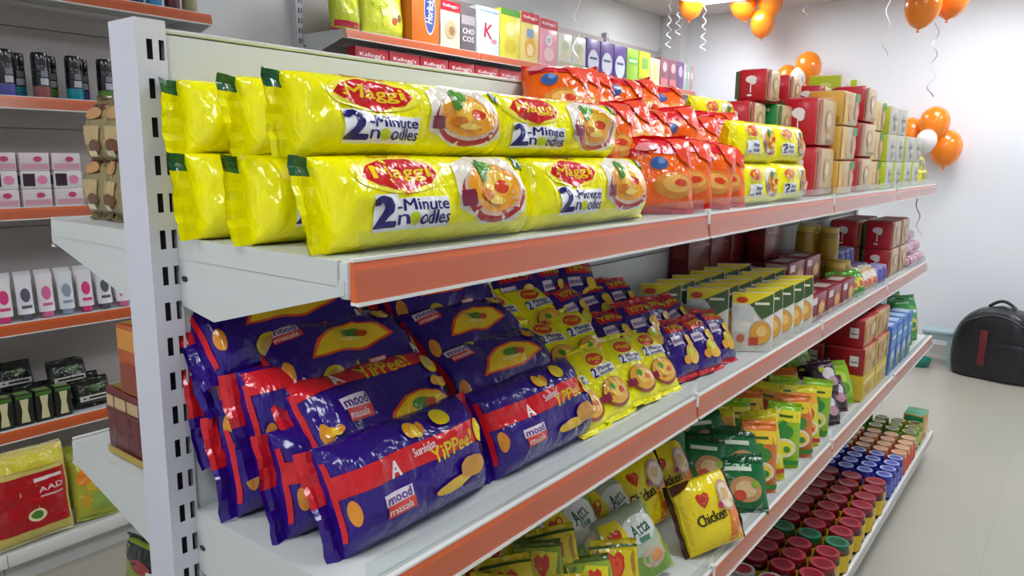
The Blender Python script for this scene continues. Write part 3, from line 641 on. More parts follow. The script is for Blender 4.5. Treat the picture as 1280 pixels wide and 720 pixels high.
K_DRK.put((.13, 1.93, Z2+.162), 'dark red carton lying above the tall maroon cartons')
for k in range(5):
    for lay in range(2): K_DRK.put((.058, 1.52+k*.158, Z2+.001+lay*.146), 'dark red carton at the back panel, %s layer, %s from the left' % (('lower', 'upper')[lay], NTH[k]))

# gold jars, small coloured tins, tree packets, pink rolls
def jar(r, h, body, lid, label=None, cap=.022, rim=None, lidtop=None):
    mb = MB(); mb.lathe([(r*.8, 0), (r*.96, .004), (r, .012), (r, h*.75), (r*.96, h*.84), (r*.82, h*.9), (r*.82, h-cap*.5)], plain(body, .15, coat=.5), 18)
    if label: mb.lathe([(r*1.006, h*.15), (r*1.012, h*.16), (r*1.012, h*.68), (r*1.006, h*.69)], plain(label, .35), 18)
    out = [('jar_body', mb.mesh('jar_body'))]
    mb = MB(); rl = r*.93
    ms = [plain(lid, .3, coat=.3)]*3+[plain(rim or lid, .3, coat=.3)]*2+[plain(lidtop or lid, .3, coat=.3)]
    mb.lathe([(rl*.98, h-cap), (rl, h-cap+.002), (rl, h-.003), (rl*.97, h), (rl*.8, h+.0005), (rl*.72, h-.0005), (rl*.3, h-.0005)], ms, 20)
    out.append(('lid', mb.mesh('jar_lid'), None)); return out
K_GLD = Kind('coffee_jar', 'jar', [jar(.036, .12, '#a8862c', '#c9a83a', '#b08e28', .03)], 'gold jars on the second shelf')
for k, (x, y, z, l) in enumerate([(.10, 2.36, 0, 'nearest at the back panel'), (.10, 2.44, 0, 'second along the back panel'), (.10, 2.52, 0, 'third along the back panel'), (.18, 2.31, 0, 'nearest in the middle row'), (.18, 2.39, 0, 'second in the middle row'), (.18, 2.47, 0, 'third in the middle row'),
        (.255, 2.34, 0, 'nearest in the front row'), (.255, 2.42, 0, 'second in the front row'), (.14, 2.36, .121, 'on top, nearest of three'), (.14, 2.44, .121, 'on top, second of three'), (.10, 2.51, .121, 'on top at the back panel'), (.215, 2.38, .121, 'on top of the front row')]):
    K_GLD.put((x, y, Z2+.001+z), 'gold lidded coffee jar, '+l)
K_GBG = Kind('snack_bag', 'bag', [bag(.09, .08, .05, '#3f9a1e', [('e', 0, 0, .5, .5, '#e3d23a'), ('e', .1, -.1, .3, .3, '#c9472a')], 61, '#6ab82a', e=.04, nu=12, nv=10)], 'small bags in front of the gold jars')
K_WBG = Kind('snack_bag', 'bag', [bag(.09, .075, .05, '#d9b27a', [('e', 0, .2, .6, .4, '#e7e0d4'), ('e', .2, -.4, .4, .3, '#c8443a'), ('e', -.4, -.3, .2, .3, '#d8b22a')], 62, '#e9dcc6', e=.04, nu=12, nv=10)], 'small bags in front of the gold jars')
for k, (x, y) in enumerate([(.325, 2.30), (.33, 2.37), (.29, 2.27)]): K_GBG.put((x, y, Z2+.008), 'small green snack bag, %s from the gold jars' % NTH[k], tilt=20, yaw=-20)
for k, (x, y) in enumerate([(.325, 2.44), (.325, 2.51), (.33, 2.58), (.28, 2.50)]): K_WBG.put((x, y, Z2+.008), 'small pale snack bag, %s to the right of the green bags' % NTH[k], tilt=24, yaw=-20)
K_TIN = Kind('candy_tin', 'tin', [jar(.033, .07, '#4a4f9e', '#8f8fd0', '#5a5aa8', .016, '#d5d5ee')], 'small blue violet jars on the second shelf')
ti = 0
for r_, (x, z) in enumerate([(.31, 0), (.24, 0), (.17, 0), (.205, .071), (.135, .071)]):
    for k in range(4):
        if r_ > 2 and k > 2: continue
        if r_ == 0 and k < 1: continue
        K_TIN.put((x, 2.50+.075*k+(.06 if r_ < 2 else .03), Z2+.001+z), 'small blue violet jar, %s from the left, %s' % (NTH[k], ['front row', 'second row', 'third row', 'upper front row', 'upper rear row'][r_]))
for c, (x, y, n) in enumerate([(.27, 3.01, 2), (.145, 2.96, 2), (.145, 3.16, 2), (.27, 3.19, 2)]):
    for lay in range(n): K_RED.put((x, y, Z2+.001+lay*.1155), 'red tree packet on the second shelf, %s, %s' % (['front stack', 'rear left stack', 'rear right stack', 'right of the front stack'][c], ('lower', 'upper')[lay]), group='red packets with white trees on the second shelf')
def roll_mesh():
    mb = MB(); n = 18; prof = []
    for i in range(n+1):
        t = -1+2*i/n; r = .027*(max(0, 1-abs(t)**5))**.5+.004*(abs(t) > .9); prof.append((max(r, .004), t*.085))
    cols_ = ['#c9a0b4', '#8f3358', '#e0c4d2', '#a04a70']
    mb.lathe(prof, [film(cols_[i % 4], bump=.3) for i in range(n)], 14)
    mb.v = [(z, x, y+.027) for (x, y, z) in mb.v]
    return [('roll', mb.mesh('snack_roll'))]
K_ROL = Kind('biscuit_roll', 'roll', [roll_mesh()], 'pink rolls at the far end of the second shelf')
for lay in range(4):
    for k in range(3 if lay < 3 else 2):
        for q in range(2):
            K_ROL.put((.325-.056*k-.026*lay, 3.395+.11*q*1.6-.02, Z2+.002+lay*.05), 'pink wrapped roll at the far shelf end, %s layer, %s from the front, %s' % (('bottom', 'second', 'third', 'top')[lay], NTH[k], ('nearer', 'farther')[q]), yaw=J(4))

# ================================================================== THIRD SHELF
HRT = lambda cx, cz, r, c: ('p', [(cx, cz-r*1.2), (cx-r*.9, cz-r*.1), (cx-r*1.0, cz+r*.6), (cx-r*.5, cz+r*.95), (cx, cz+r*.65), (cx+r*.5, cz+r*.95), (cx+r*1.0, cz+r*.6), (cx+r*.9, cz-r*.1)], c)
SAC = [('r', -.96, .96, .1, .95, '#d9c41a'), HRT(0, .45, .42, '#c9361c'), HRT(0, .45, .3, '#e0541c'), ('e', .1, -.5, .6, .35, '#a34a1e'), ('e', .0, -.45, .35, .2, '#d98a2a'), ('r', -.96, .96, .93, .98, '#3f5a1e')]
SAG = [('r', -.96, .96, .1, .95, '#8aa832'), ('p', [(-.8, .1), (-.2, .9), (.8, .8), (.6, .2)], '#d9cc2a'), HRT(.1, .5, .3, '#c9361c'), ('e', 0, -.45, .6, .35, '#8a4a24'), ('e', 0, -.45, .35, .2, '#c97a2a')]
KSA = Kind('seasoning_sachet', 'sachet', [bag(.09, .13, .024, '#a8791e', SAC, s, '#cdb81e', e=.03, nu=10, nv=12) for s in (71, 72)]+[bag(.09, .13, .024, '#6f7d2a', SAG, 73, '#5a6a22', e=.03, nu=10, nv=12)], 'yellow sachets standing on the third shelf')
for rn, x, z, ys in [('front row', .37, .012, [.14, .22, .29, .37, .45, .53, .60]), ('second row', .30, .05, [.16, .24, .31, .385, .455, .52]), ('third row', .225, .085, [.20, .28, .35, .42, .48]), ('back row', .15, .11, [.26, .33, .40])]:
    for k, y in enumerate(ys): KSA.put((x, y, Z3+.008+z), 'yellow seasoning sachet with red heart, %s from the left, %s' % (NTH[k], rn), tilt=26+J(8), yaw=-42+J(12), roll=J(8))
ATT = [('e', .25, .35, .6, .38, '#d9ddd2'), ('t', 'Atta', .25, .36, .36, .6, .15, '#2a5a48'), ('p', [(-.9, .1), (-.8, .85), (-.25, .8), (-.15, .2), (-.5, -.1)], '#e0d01e'), HRT(-.52, .42, .2, '#c9361c'), ('p', [(-.9, -.9), (-.2, -.3), (.9, -.55), (.9, -.9)], '#6f9a3a'), ('e', .3, -.45, .4, .25, '#b9a58a'), ('r', .1, .45, .0, .14, '#3f7a5a'), ('e', .4, -.45, .2, .12, '#cf8a4a')]
KAT = Kind('noodle_pack', 'noodles', [bag(.16, .15, .07, '#aab59a', ATT, s, '#b5c43a', False, e=.02, nu=18, nv=16) for s in (81, 82)], 'grey green noodle packs on the third shelf')
for k, (x, y, z, t, yw) in enumerate([(.345, .745, .012, 34, -14), (.265, .66, .05, 38, -8), (.195, .60, .10, 36, -8), (.265, .80, .03, 36, -12)]):
    KAT.put((x, y, Z3+z), 'grey green noodle pack with yellow patch, %s' % ['at the front edge', 'second row', 'highest at the back', 'second row against the yellow packs'][k], tilt=t, yaw=yw, roll=-6)
CHK = [('r', -.97, .97, -.95, .95, '#efd614'), ('p', [(.3, -.9), (.97, -.9), (.97, .1), (.5, .3)], '#e0781c'), ('p', [(.55, -.9), (.97, -.9), (.97, -.3)], '#e8b02a'), HRT(-.3, .42, .2, '#c9361c'), HRT(-.3, .42, .13, '#e06a3a'), ('t', 'Chicken', -.15, -.1, .3, .95, .12, '#26200f'), ('e', .55, .35, .34, .42, '#c9a08a'), ('e', .55, .35, .27, .34, '#e9d9b8'), ('e', .5, .4, .16, .16, '#d9b27a'), ('e', .2, .15, .1, .1, '#b02a5a'), ('p', [(-.97, .7), (-.97, .95), (-.3, .95)], '#4a2410')]
def chick(seed):
    o = bag(.15, .155, .075, '#e3c81c', CHK, seed, '#3a1c10', False, e=.02, nu=18, nv=16); return o
KCH = Kind('noodle_pack', 'noodles', [chick(s) for s in (85, 86)], 'yellow noodle packs on the third shelf')
for k, (x, y, z, t, yw) in enumerate([(.40, .975, .008, 28, -26), (.27, .90, .045, 28, -22), (.255, 1.06, .02, 28, -26), (.17, .93, .07, 30, -26)]):
    KCH.put((x, y, Z3+z), 'plump yellow noodle pack with dark lettering, %s' % ['at the front edge', 'behind and left of the front one', 'second row, right one', 'farthest back'][k], tilt=t, yaw=yw, roll=-5)
GRN = [('e', .15, -.3, .6, .5, '#bf8f5a'), ('e', .15, -.3, .4, .32, '#d8b98a'), ('e', -.1, -.55, .25, .2, '#c9472a'), ('r', -.95, .95, .75, .95, '#0b4a26'), ('r', -0.60, 0.40, 0.40, 0.56, '#d9e6cf'), ('e', .5, -.1, .15, .15, '#8aa83a')]
KGR = Kind('soup_sachet', 'sachet', [bag(.13, .125, .042, '#0d6b35', GRN, s, '#0c5a2e', e=.025, nu=14, nv=14) for s in (91, 92, 93)], 'dark green sachets on the third shelf')
for k, (x, y, z) in enumerate([(.375, 1.19, .008), (.34, 1.25, .05), (.29, 1.16, .05), (.26, 1.24, .085), (.20, 1.10, .09), (.18, 1.20, .13), (.12, 1.08, .13), (.12, 1.2, .16)]):
    KGR.put((x, y, Z3+z), 'shiny dark green soup sachet, %s' % ['at the front edge', 'leaning over the front one', 'second row, left', 'second row, right', 'third row, left', 'third row, right', 'back row, left', 'back row, right'][k], tilt=30+J(8), yaw=-48+J(8), roll=J(10))
LEMc = [('#8fbf1e', '#e9dc2a', '#2f8a2a'), ('#d9cf22', '#e9a21e', '#c8401c'), ('#d8742a', '#efc62a', '#3a8a2a')]
LVS = []
for i, (a, b, c) in enumerate(LEMc):
    LVS.append(bag(.095, .165, .035, a, [('r', -.9, .9, .45, .85, b), ('e', 0, .1, .55, .25, c), ('r', -0.40, 0.40, 0.60, 0.68, '#3a5a20'), ('p', [(-.8, .0), (-.2, .5), (.1, .45), (-.3, -.1)], c), ('e', .05, -.4, .65, .3, '#e8dcc0'), ('e', .05, -.4, .5, .22, b), ('e', .2, -.45, .2, .1, c), ('r', -.9, .9, -.92, -.78, c)], 95+i, a, e=.03, nu=12, nv=14))
KLE = Kind('soup_pouch', 'pouch', LVS, 'bright upright pouches on the third shelf')
lm = 0
for rn, x, z, ys in [('front row', .365, .008, [1.32, 1.42, 1.52, 1.62, 1.72, 1.82]), ('second row', .28, .03, [1.30, 1.40, 1.50, 1.60, 1.70, 1.80]), ('third row', .195, .06, [1.30, 1.41, 1.53, 1.64, 1.75]), ('back row', .115, .09, [1.3, 1.42, 1.54, 1.68])]:
    for k, y in enumerate(ys):
        v = (2, 1, 0)[(k+lm) % 3]; KLE.put((x+J(.008), y, Z3+z), 'upright %s pouch, %s from the left in the %s' % (('lime green', 'yellow', 'orange')[v], NTH[k], rn), tilt=14+J(9), yaw=-48+J(16), roll=J(9), var=v)
    lm += 1
DKP = [('e', .1, .2, .5, .4, '#d9d0d4'), ('e', .3, -.3, .35, .3, '#b98a9a'), ('e', -.3, -.5, .2, .2, '#3a4aa0'), ('e', -.4, .5, .2, .16, '#c8c23a')]
KDK = Kind('candy_bag', 'bag', [bag(.11, .10, .06, '#3a1c34', DKP, s, '#5a3048', e=.03, nu=12, nv=12) for s in (101, 102)], 'dark bags on the third shelf')
KLG = Kind('candy_bag', 'bag', [bag(.13, .13, .06, '#8fbf2a', [('e', 0, .1, .5, .4, '#b4d84a'), ('e', .2, -.4, .4, .3, '#5a9a1e')], 103, '#9acb34', e=.03, nu=12, nv=12)], 'lime bags on the third shelf')
for k, (x, y, z) in enumerate([(.365, 1.95, 0), (.36, 2.05, .02), (.29, 1.92, .05), (.28, 2.03, .06), (.35, 1.98, .09)]):
    KDK.put((x, y, Z3+.008+z), 'dark purple candy bag, %s' % ['front left', 'front right', 'second row left', 'second row right', 'lying on top'][k], tilt=25, yaw=-35+J(10))
for k, (x, y, z) in enumerate([(.35, 2.15, .02), (.24, 2.05, .12), (.15, 1.86, .14), (.15, 2.0, .14)]):
    KLG.put((x, y, Z3+.008+z), 'lime green candy bag, %s' % ['at the front edge', 'in the middle row', 'at the back, left', 'at the back, right'][k], tilt=28, yaw=-35+J(10))
K_RC = Kind('tea_carton', 'carton', [carton(.19, .13, .098, '#a5141e', [('e', .3, .1, .4, .5, '#d8b98a'), ('r', -.9, -.3, -.6, .6, '#c9923a'), ('r', .7, .95, -.9, .9, '#d9b24a')], [('r', .25, .7, -.35, .4, '#e6e0dc'), ('r', .3, .65, -.1, .0, '#9a6a6a'), ('r', -.95, .95, .85, .95, '#c84a4a')], faces={'-y': '#c9a25a'})], 'red cartons on the third shelf')
K_YC = Kind('tea_carton', 'carton', [carton(.19, .13, .095, '#d8b81c', [('r', -.9, .9, .3, .7, '#e8d878'), ('e', 0, -.3, .5, .35, '#c99a2a')], [('r', -.3, .5, .1, .65, '#c8c4a0'), ('r', -.95, .95, -.95, -.85, '#b8981a')])], 'yellow cartons on the third shelf')
for c, (x, y) in enumerate([(.335, 2.36), (.195, 2.36), (.335, 2.56), (.195, 2.56)]):
    nm = ['near front', 'near rear', 'far front', 'far rear'][c]
    K_YC.put((x, y, Z3+.001), 'yellow carton under the red cartons, %s' % nm)
    K_RC.put((x, y, Z3+.097), 'red carton resting on yellow carton, %s' % nm)
    if c != 1: K_RC.put((x-.01, y+.01, Z3+.196), 'red carton topmost of its stack, %s' % nm)
K_BC = Kind('drink_carton', 'carton', [carton(.1, .085, .2, '#2f6fc0', [('r', -.9, .9, .1, .8, '#5aa0dc'), ('e', 0, -.4, .7, .4, '#cfdce8'), ('e', .1, -.6, .5, .25, '#5f8f2a'), ('r', -0.60, 0.60, 0.43, 0.57, '#eef4fa')], [('e', 0, .1, .6, .35, '#6fb0e4'), ('e', 0, -.55, .6, .3, '#6a9a3a'), ('r', -0.60, 0.60, 0.49, 0.61, '#eef4fa')], [('r', -.8, .8, -.8, .8, '#b9cfe8')])], 'tall blue cartons on the third shelf')
for r_, x in enumerate([.36, .265, .17]):
    for k in range(4): K_BC.put((x, 2.74+.115*k, Z3+.001+.0*r_), 'tall blue carton with white top, %s from the left, %s row' % (NTH[k], ('front', 'middle', 'rear')[r_]))
K_BT = Kind('drink_carton', 'carton', [carton(.1, .085, .09, '#dfe6ea', [('r', -.9, .9, .1, .9, '#4a8fd0'), ('e', 0, -.4, .5, .3, '#6a9a3a')], [('r', -.9, .9, .1, .9, '#4a8fd0')])], 'small blue cartons on top of the tall ones')
for k in range(3): K_BT.put((.265, 2.76+.12*k, Z3+.202), 'small blue and white carton lying on top, %s from the left' % NTH[k])
KGE = Kind('snack_bag', 'bag', [bag(.12, .2, .06, '#2f8a3a', [('e', 0, .3, .6, .3, '#57b04a'), ('e', .1, -.3, .5, .3, '#d0c43a'), ('e', .2, -.35, .25, .15, '#2a6a2a'), ('r', -0.50, 0.50, 0.24, 0.36, '#f0f0e0')], s, '#3a9a44', e=.03, nu=12, nv=14) for s in (111, 112)], 'green bags at the far end of the third shelf')
for k in range(4): KGE.put((.35-.07*(k % 2), 3.27+.13*(k//2)+.05*(k % 2), Z3+.012), 'green snack bag at the far end of the third shelf, %s' % ['front left', 'rear left', 'front right', 'rear right'][k], tilt=12, yaw=-30)

# ================================================================== BOTTOM SHELF JARS
ZB = Z4-.011
KJR = Kind('jam_jar', 'jar', [jar(.0405, .105, '#4a1612', '#8a1424', '#d9b81c', .018, '#b83a4a')], 'red lidded jars on the bottom shelf')
KJS = Kind('jam_jar', 'jar', [jar(.040, .105, '#3a1a18', '#c9c4c4', '#7a2430', .018, '#cfc9c9', '#c01e3c')], 'silver rimmed jars on the bottom shelf')
KJG = Kind('jam_jar', 'jar', [jar(.0405, .105, '#5a3a14', '#0f5a3a', '#d9b81c', .018, '#3a8a64')], 'green lidded jars on the bottom shelf')
KJB = Kind('blue_jar', 'jar', [jar(.033, .10, '#1a2284', '#232f9c', '#5a66c0', .03, '#b4bcec', '#3a48b4')], 'blue jars on the bottom shelf')  # pale rim colour paints the white glints on the lids
KJO = Kind('spread_jar', 'jar', [jar(.033, .10, '#c8602a', '#c9a07a', '#d8442a', .022, '#e0b48a', '#d9986a')], 'orange jars on the bottom shelf')
KJL = Kind('pickle_jar', 'jar', [jar(.033, .105, '#6a8a2a', '#7a9a3a', '#b4c45a', .022, '#a8b86a', '#5a3a2a')], 'green jars on the bottom shelf')
XJ = [.425, .338, .251, .164, .078]; XN = ['front', 'second', 'third', 'fourth', 'rear']
ri = 0
for j in range(3):
    for i, x in enumerate(XJ[:4]): KJS.put((x-.04*(j % 2)*0, 1.42+.088*j, ZB), 'jar with silver rimmed red lid, %s line, %s from the near end' % (XN[i], NTH[j]))
for j in range(11):
    y = 1.70+.084*j; g = (j == 3)
    for i, x in enumerate(XJ):
        xx = x+(.008 if j % 2 else 0)
        if g and i < 4: KJG.put((xx, y, ZB), 'jar with dark green lid among red lidded jars, %s line' % XN[i])
        else: KJR.put((xx, y, ZB), 'jar with dark red lid, %s line from the aisle, row %s' % (XN[i], NTH[j]))
XK = [.435, .363, .291, .219, .147]
for j in range(4):
    for i, x in enumerate(XK): KJB.put((x, 2.645+.072*j, ZB), 'small blue jar with lid rim painted pale for glints, %s line, %s row' % (XN[i], NTH[j]))
for j in range(4):
    for i, x in enumerate(XK): KJO.put((x, 2.935+.072*j, ZB), 'small orange jar, %s line from the aisle, %s row' % (XN[i], NTH[j]))
for j in range(3):
    for i, x in enumerate(XK): KJL.put((x-.01, 3.225+.072*j, ZB), 'small green jar, %s line from the aisle, %s row' % (XN[i], NTH[j]))
K_END = Kind('food_carton', 'carton', [carton(.13, .09, .13, '#d89a3a', [('e', 0, -.1, .5, .5, '#e8c27a')], [('r', -.9, .9, .5, .9, '#1f8a5a'), ('e', .1, -.2, .5, .4, '#e9b84a'), ('e', .1, -.2, .3, .22, '#c8642a')], faces={'+z': '#1f8a5a'})], 'upright cartons at the far end of the bottom shelf')
K_END.put((.41, 3.48, ZB), 'orange carton with green top at the far end of bottom shelf')

# ================================================================== REAR SIDE OF THE GONDOLA (left of the post)
COF = [('r', -.95, .95, .35, .9, '#5a2f1c'), ('e', .0, .55, .5, .22, '#b98a5a'), ('r', -.5, .5, -.5, .1, '#b9a070'), ('e', .2, -.55, .4, .2, '#6a4026'), ('r', -.3, .3, -.85, -.7, '#e0d2a8')]
KCO = Kind('coffee_sachet', 'sachet', [bag(.075, .09, .045, '#8f8058', COF, s, '#7a6a44', e=.03, nu=12, nv=12) for s in (121, 122)], 'coffee sachets on the rear shelf')
for lay in range(2):
    for r_ in range(2):
        for k in range(2 if lay else 3):
            KCO.put((-.285+.062*k+.02*lay, .05+.055*r_, Z1+.012+lay*.082), 'tan and brown coffee sachet, %s layer, %s row, %s' % (('lower', 'upper')[lay], ('near', 'far')[r_], ('left', 'middle', 'right')[k]), tilt=8, yaw=-90+J(6))
K_TEA = Kind('tea_box', 'box', [carton(.11, .15, .112, '#6a1c1c', [], [('r', -.9, .9, .45, .8, '#c9a878'), ('r', -.6, -.56, -.95, .95, '#3a0f10'), ('r', -.05, -.01, -.95, .95, '#3a0f10'), ('r', .5, .54, -.95, .95, '#3a0f10'), ('r', -.97, .97, -.97, -.75, '#b0922a'), ('r', -.9, .9, .35, .45, '#6a1c1c')], [('r', -.9, .9, -.9, .9, '#8a7a1e')]),
        ], 'boxes stacked on the rear shelf')
K_ORB = Kind('tea_box', 'box', [carton(.11, .10, .11, '#b8541c', [], [('r', -.9, .9, .3, .9, '#cf8a24'), ('r', -.8, .8, -.9, -.1, '#8a3414')], [('r', -.9, .9, -.9, .9, '#a8802a')])], 'boxes stacked on the rear shelf')
K_TEA.put((-.19, .075, Z2+.001), 'maroon box with gold band on the rear shelf')
K_TEA.put((-.19, .19, Z2+.001), 'maroon box behind the gold banded one')
K_ORB.put((-.16, .075, Z2+.114), 'orange box standing on the maroon box beside the post')
K_ORB.put((-.16, .19, Z2+.114), 'orange box behind the other orange box')
KNG = Kind('noodle_pouch', 'pouch', [bag(.14, .17, .05, '#6f8a1e', [('p', [(-.95, .95), (.95, .95), (.95, .4), (-.95, .7)], '#1c1a18'), ('e', -.2, .62, .4, .12, '#8a2c2c'), ('r', .1, .3, -.9, .6, '#c9c8b8'), ('e', -.4, -.3, .4, .5, '#94ab2e')], 131, '#1c1a18', e=.02)], 'pouches low on the rear shelves')
KNG.put((-.23, .05, Z3+.014), 'olive green pouch with black top, low behind the post', tilt=6, yaw=-80)

# ================================================================== WALL SHELVING, COSMETICS
def can(band, cap='#17161c'):
    mb = MB(); r = .026; mb.lathe([(r*.9, 0), (r, .004), (r, .04), (r, .1), (r*.96, .108)], [plain(band, .25), plain(band, .25), plain('#17161c', .25, coat=.4), plain('#17161c', .25)], 18)
    for z0, z1 in ((.045, .062), (.068, .078), (.084, .09)): mb.lathe([(r*1.004, z0), (r*1.01, z0+.001), (r*1.01, z1), (r*1.004, z1)], plain('#17161c', .3), 18)
    def S(x, z): a = x/r; return Vector((r*sin(a), -r*cos(a), z)), Vector((sin(a), -cos(a), 0))
    mb.decal(rect(-.01, .012, .044, .066, 3, 1), S, plain('#b9bcc4', .4), 6); mb.decal(rect(-.008, .012, .07, .09, 3, 1), S, plain('#7f828c', .4), 6)
    a = [('can_body', mb.mesh('spray_can'))]
    mb = MB(); mb.lathe([(r*.98, .108), (r, .112), (r, .142), (r*.9, .15), (r*.5, .152)], plain(cap, .2, coat=.4), 18); a.append(('cap', mb.mesh('spray_cap'))); return a
KCN = Kind('spray_can', 'can', [can('#1f8fa0'), can('#5a8a2a'), can('#5a5aa8'), can('#9a5a5a')], 'black spray cans on the wall shelf')
for k, y in enumerate([.48, .585, .69, .795, .90, 1.0]): KCN.put((XL+.30, y, 1.633), 'black spray can, front row, %s from the left' % NTH[k], var=k+2)
for k, y in enumerate([.54, .64, .745, .85, .95]): KCN.put((XL+.22, y, 1.633), 'black spray can, rear row, %s from the left' % NTH[k], var=k)
def bottle(c, capc, h=.14, r=.028):
    mb = MB(); mb.lathe([(r*.9, 0), (r, .006), (r, h*.6), (r*.8, h*.72), (r*.4, h*.8)], plain(c, .25, coat=.4), 16); a = [('bottle_body', mb.mesh('bottle'))]
    mb = MB(); mb.lathe([(r*.5, h*.78), (r*.52, h*.79), (r*.5, h), (r*.4, h)], plain(capc, .3), 14); a.append(('cap', mb.mesh('bottle_cap'))); return a
KBO = Kind('lotion_bottle', 'bottle', [bottle(c, d) for c, d in (('#e0dcd8', '#c8442a'), ('#e4e2e2', '#d8d8d8'), ('#1f3a6a', '#17161c'), ('#2a8fc8', '#1c6aa8'), ('#5a1c24', '#3a1014'), ('#a89a70', '#6a5a3a'))], 'bottles on the topmost wall shelf')
for k, y in enumerate([.78, .85, .92, .99, 1.06, 1.13]): KBO.put((XL+.31, y, 1.991), '%s bottle on the topmost wall shelf' % ['white bottle with red cap, leftmost', 'all white', 'dark blue', 'bright blue', 'dark maroon', 'khaki'][k], var=k)
KWB = Kind('soap_box', 'box', [carton(.09, .06, .06, '#e6e0e2', [('r', -.9, -.1, -.7, .7, '#3a2438'), ('e', .4, 0, .35, .5, '#e88ab0')], [('r', -.8, .8, -.5, .5, '#3a2438')]), carton(.09, .06, .06, '#e3d6d8', [('r', -.9, .9, -.8, -.2, '#d8a0b0'), ('e', .2, .3, .3, .3, '#c84a6a')], [])], 'small white and pink boxes on the wall shelf')
for c in range(3):
    for lay in range(3): KWB.put((XL+.30, .43+.1*c, 1.271+.0605*lay), 'small white and pink box, %s stack from the left, %s from below' % (NTH[c], NTH[lay]), var=(lay+1) % 2)
def tube(c1, c2):
    mb = MB(); vs = []; n = 14; H = .15
    for j in range(7):
        t = j/6; rx = .026*(1-.05*t); ry = .018*(1-t)+.0015*t
        rx = rx if t < .98 else .028
        for k in range(n): a = 2*pi*k/n; vs.append((rx*cos(a), ry*sin(a), .02+t*(H-.02)))
    fs = [[j*n+k, j*n+(k+1) % n, (j+1)*n+(k+1) % n, (j+1)*n+k] for j in range(6) for k in range(n)]+[[6*n+k for k in range(n)]]
    mb.add(vs, fs, plain(c1, .3, coat=.3))
    def S(x, z): t = (z-.02)/(H-.02); ry = .018*(1-t)+.0015*t; return Vector((x, -ry*(1-(x/.026)**2)**.5, z)), Vector((0, -1, .1)).normalized()
    mb.decal(ell(0, .085, .015, .024), S, plain(c2, .3), 0); mb.decal(rect(-.016, .016, .04, .05, 4, 1), S, plain(c2, .3), 0)
    a = [('tube_body', mb.mesh('cream_tube'))]; mb = MB(); mb.lathe([(.016, 0), (.018, .002), (.018, .02), (.015, .022)], plain(c2, .3), 14); a.append(('cap', mb.mesh('tube_cap'))); return a
KTU = Kind('cream_tube', 'tube', [tube('#e9e4e6', '#d8387a'), tube('#e6e6ea', '#5a5a6a'), tube('#ece6e8', '#d86a9a'), tube('#e2e6ea', '#8a9aaa')], 'white cream tubes on the wall shelf')
for r_, x in enumerate([.315, .255, .19]):
    for k in range(7): KTU.put((XL+x, .40+.065*k+.02*r_, .886+.0*r_), 'white cream tube, %s row, %s from the left' % (('front', 'middle', 'rear')[r_], NTH[k]), var=k+r_, tilt=4)
KBK = Kind('cosmetic_pack', 'box', [carton(.055, .05, .11, '#26241f', [('p', [(-.5, -.8), (.5, -.8), (.3, 0), (.5, .7), (-.5, .7), (-.3, 0)], '#d6d0a0'), ('r', -.9, .9, .75, .95, '#4a7a2a')], [('r', -.8, .8, -.8, .6, '#3a4a24')], [('r', -.8, .8, -.8, .8, '#7a9a5a')])], 'black and cream packs on the wall shelf')
KBG = Kind('toiletry_bag', 'bag', [bag(.13, .09, .07, '#22261f', [('r', -.8, .8, -.7, -.3, '#c9c9c0'), ('e', .1, .3, .5, .25, '#3f5a2a'), ('r', -0.65, 0.65, -0.57, -0.43, '#2a2a2a')], s, '#2a2e26', e=.03, nu=12, nv=12) for s in (141, 142)], 'dark bags on the wall shelf')
for k in range(4): KBK.put((XL+.31, .36+.062*k, .521), 'black and cream pack on the low wall shelf, %s from the left' % NTH[k])
for k, (x, y, z) in enumerate([(.30, .66, 0), (.22, .50, 0), (.22, .66, 0), (.25, .60, .075), (.17, .45, .08)]): KBG.put((XL+x, y, .53+z), 'dark toiletry bag on the low wall shelf, %s' % ['front', 'behind the black packs', 'second row right', 'on top', 'farthest back'][k], tilt=18)
KRB = Kind('rice_bag', 'bag', [bag(.26, .31, .09, '#d9c86a', [('r', -.9, .9, -.75, .5, '#b3161f'), ('t', 'AAD', .5, .1, .12, .6, .04, '#f0dcd8'), ('r', 0.10, 0.80, 0.30, 0.38, '#f0dcd8'), ('e', .1, -.45, .22, .14, '#e9dcb0'), ('e', .1, -.45, .14, .09, '#4a7a2a'), ('r', .2, .8, -.08, -.04, '#e4bab4'), ('r', -.9, .9, .62, .9, '#d8cc3a')], 151, '#d9cfa0', e=.015, nu=40, nv=40, bump=.3)], 'large bags on the low wall shelf')
KRB.put((XL+.40, .385, .135), 'red and yellow rice bag on the lowest wall shelf', tilt=8)
KYB = Kind('snack_bag', 'bag', [bag(.15, .22, .08, '#b9b83a', [('e', -.3, .4, .5, .3, '#e88a1e'), ('e', .1, .05, .5, .2, '#d8b93a'), ('r', .0, .8, -.1, .15, '#7a2a34'), ('e', .2, -.5, .6, .3, '#8fae4a'), ('e', -.5, -.4, .3, .2, '#c9a01e')], 152, '#b4c05a', e=.02, nu=28, nv=28, bump=.3)], 'large bags on the low wall shelf')
KYB.put((XL+.39, .605, .135), 'crumpled yellow green bag beside the red rice bag', tilt=14, yaw=-10)
KYB.put((XL+.24, .62, .135), 'yellow green bag behind the crumpled one', tilt=4)

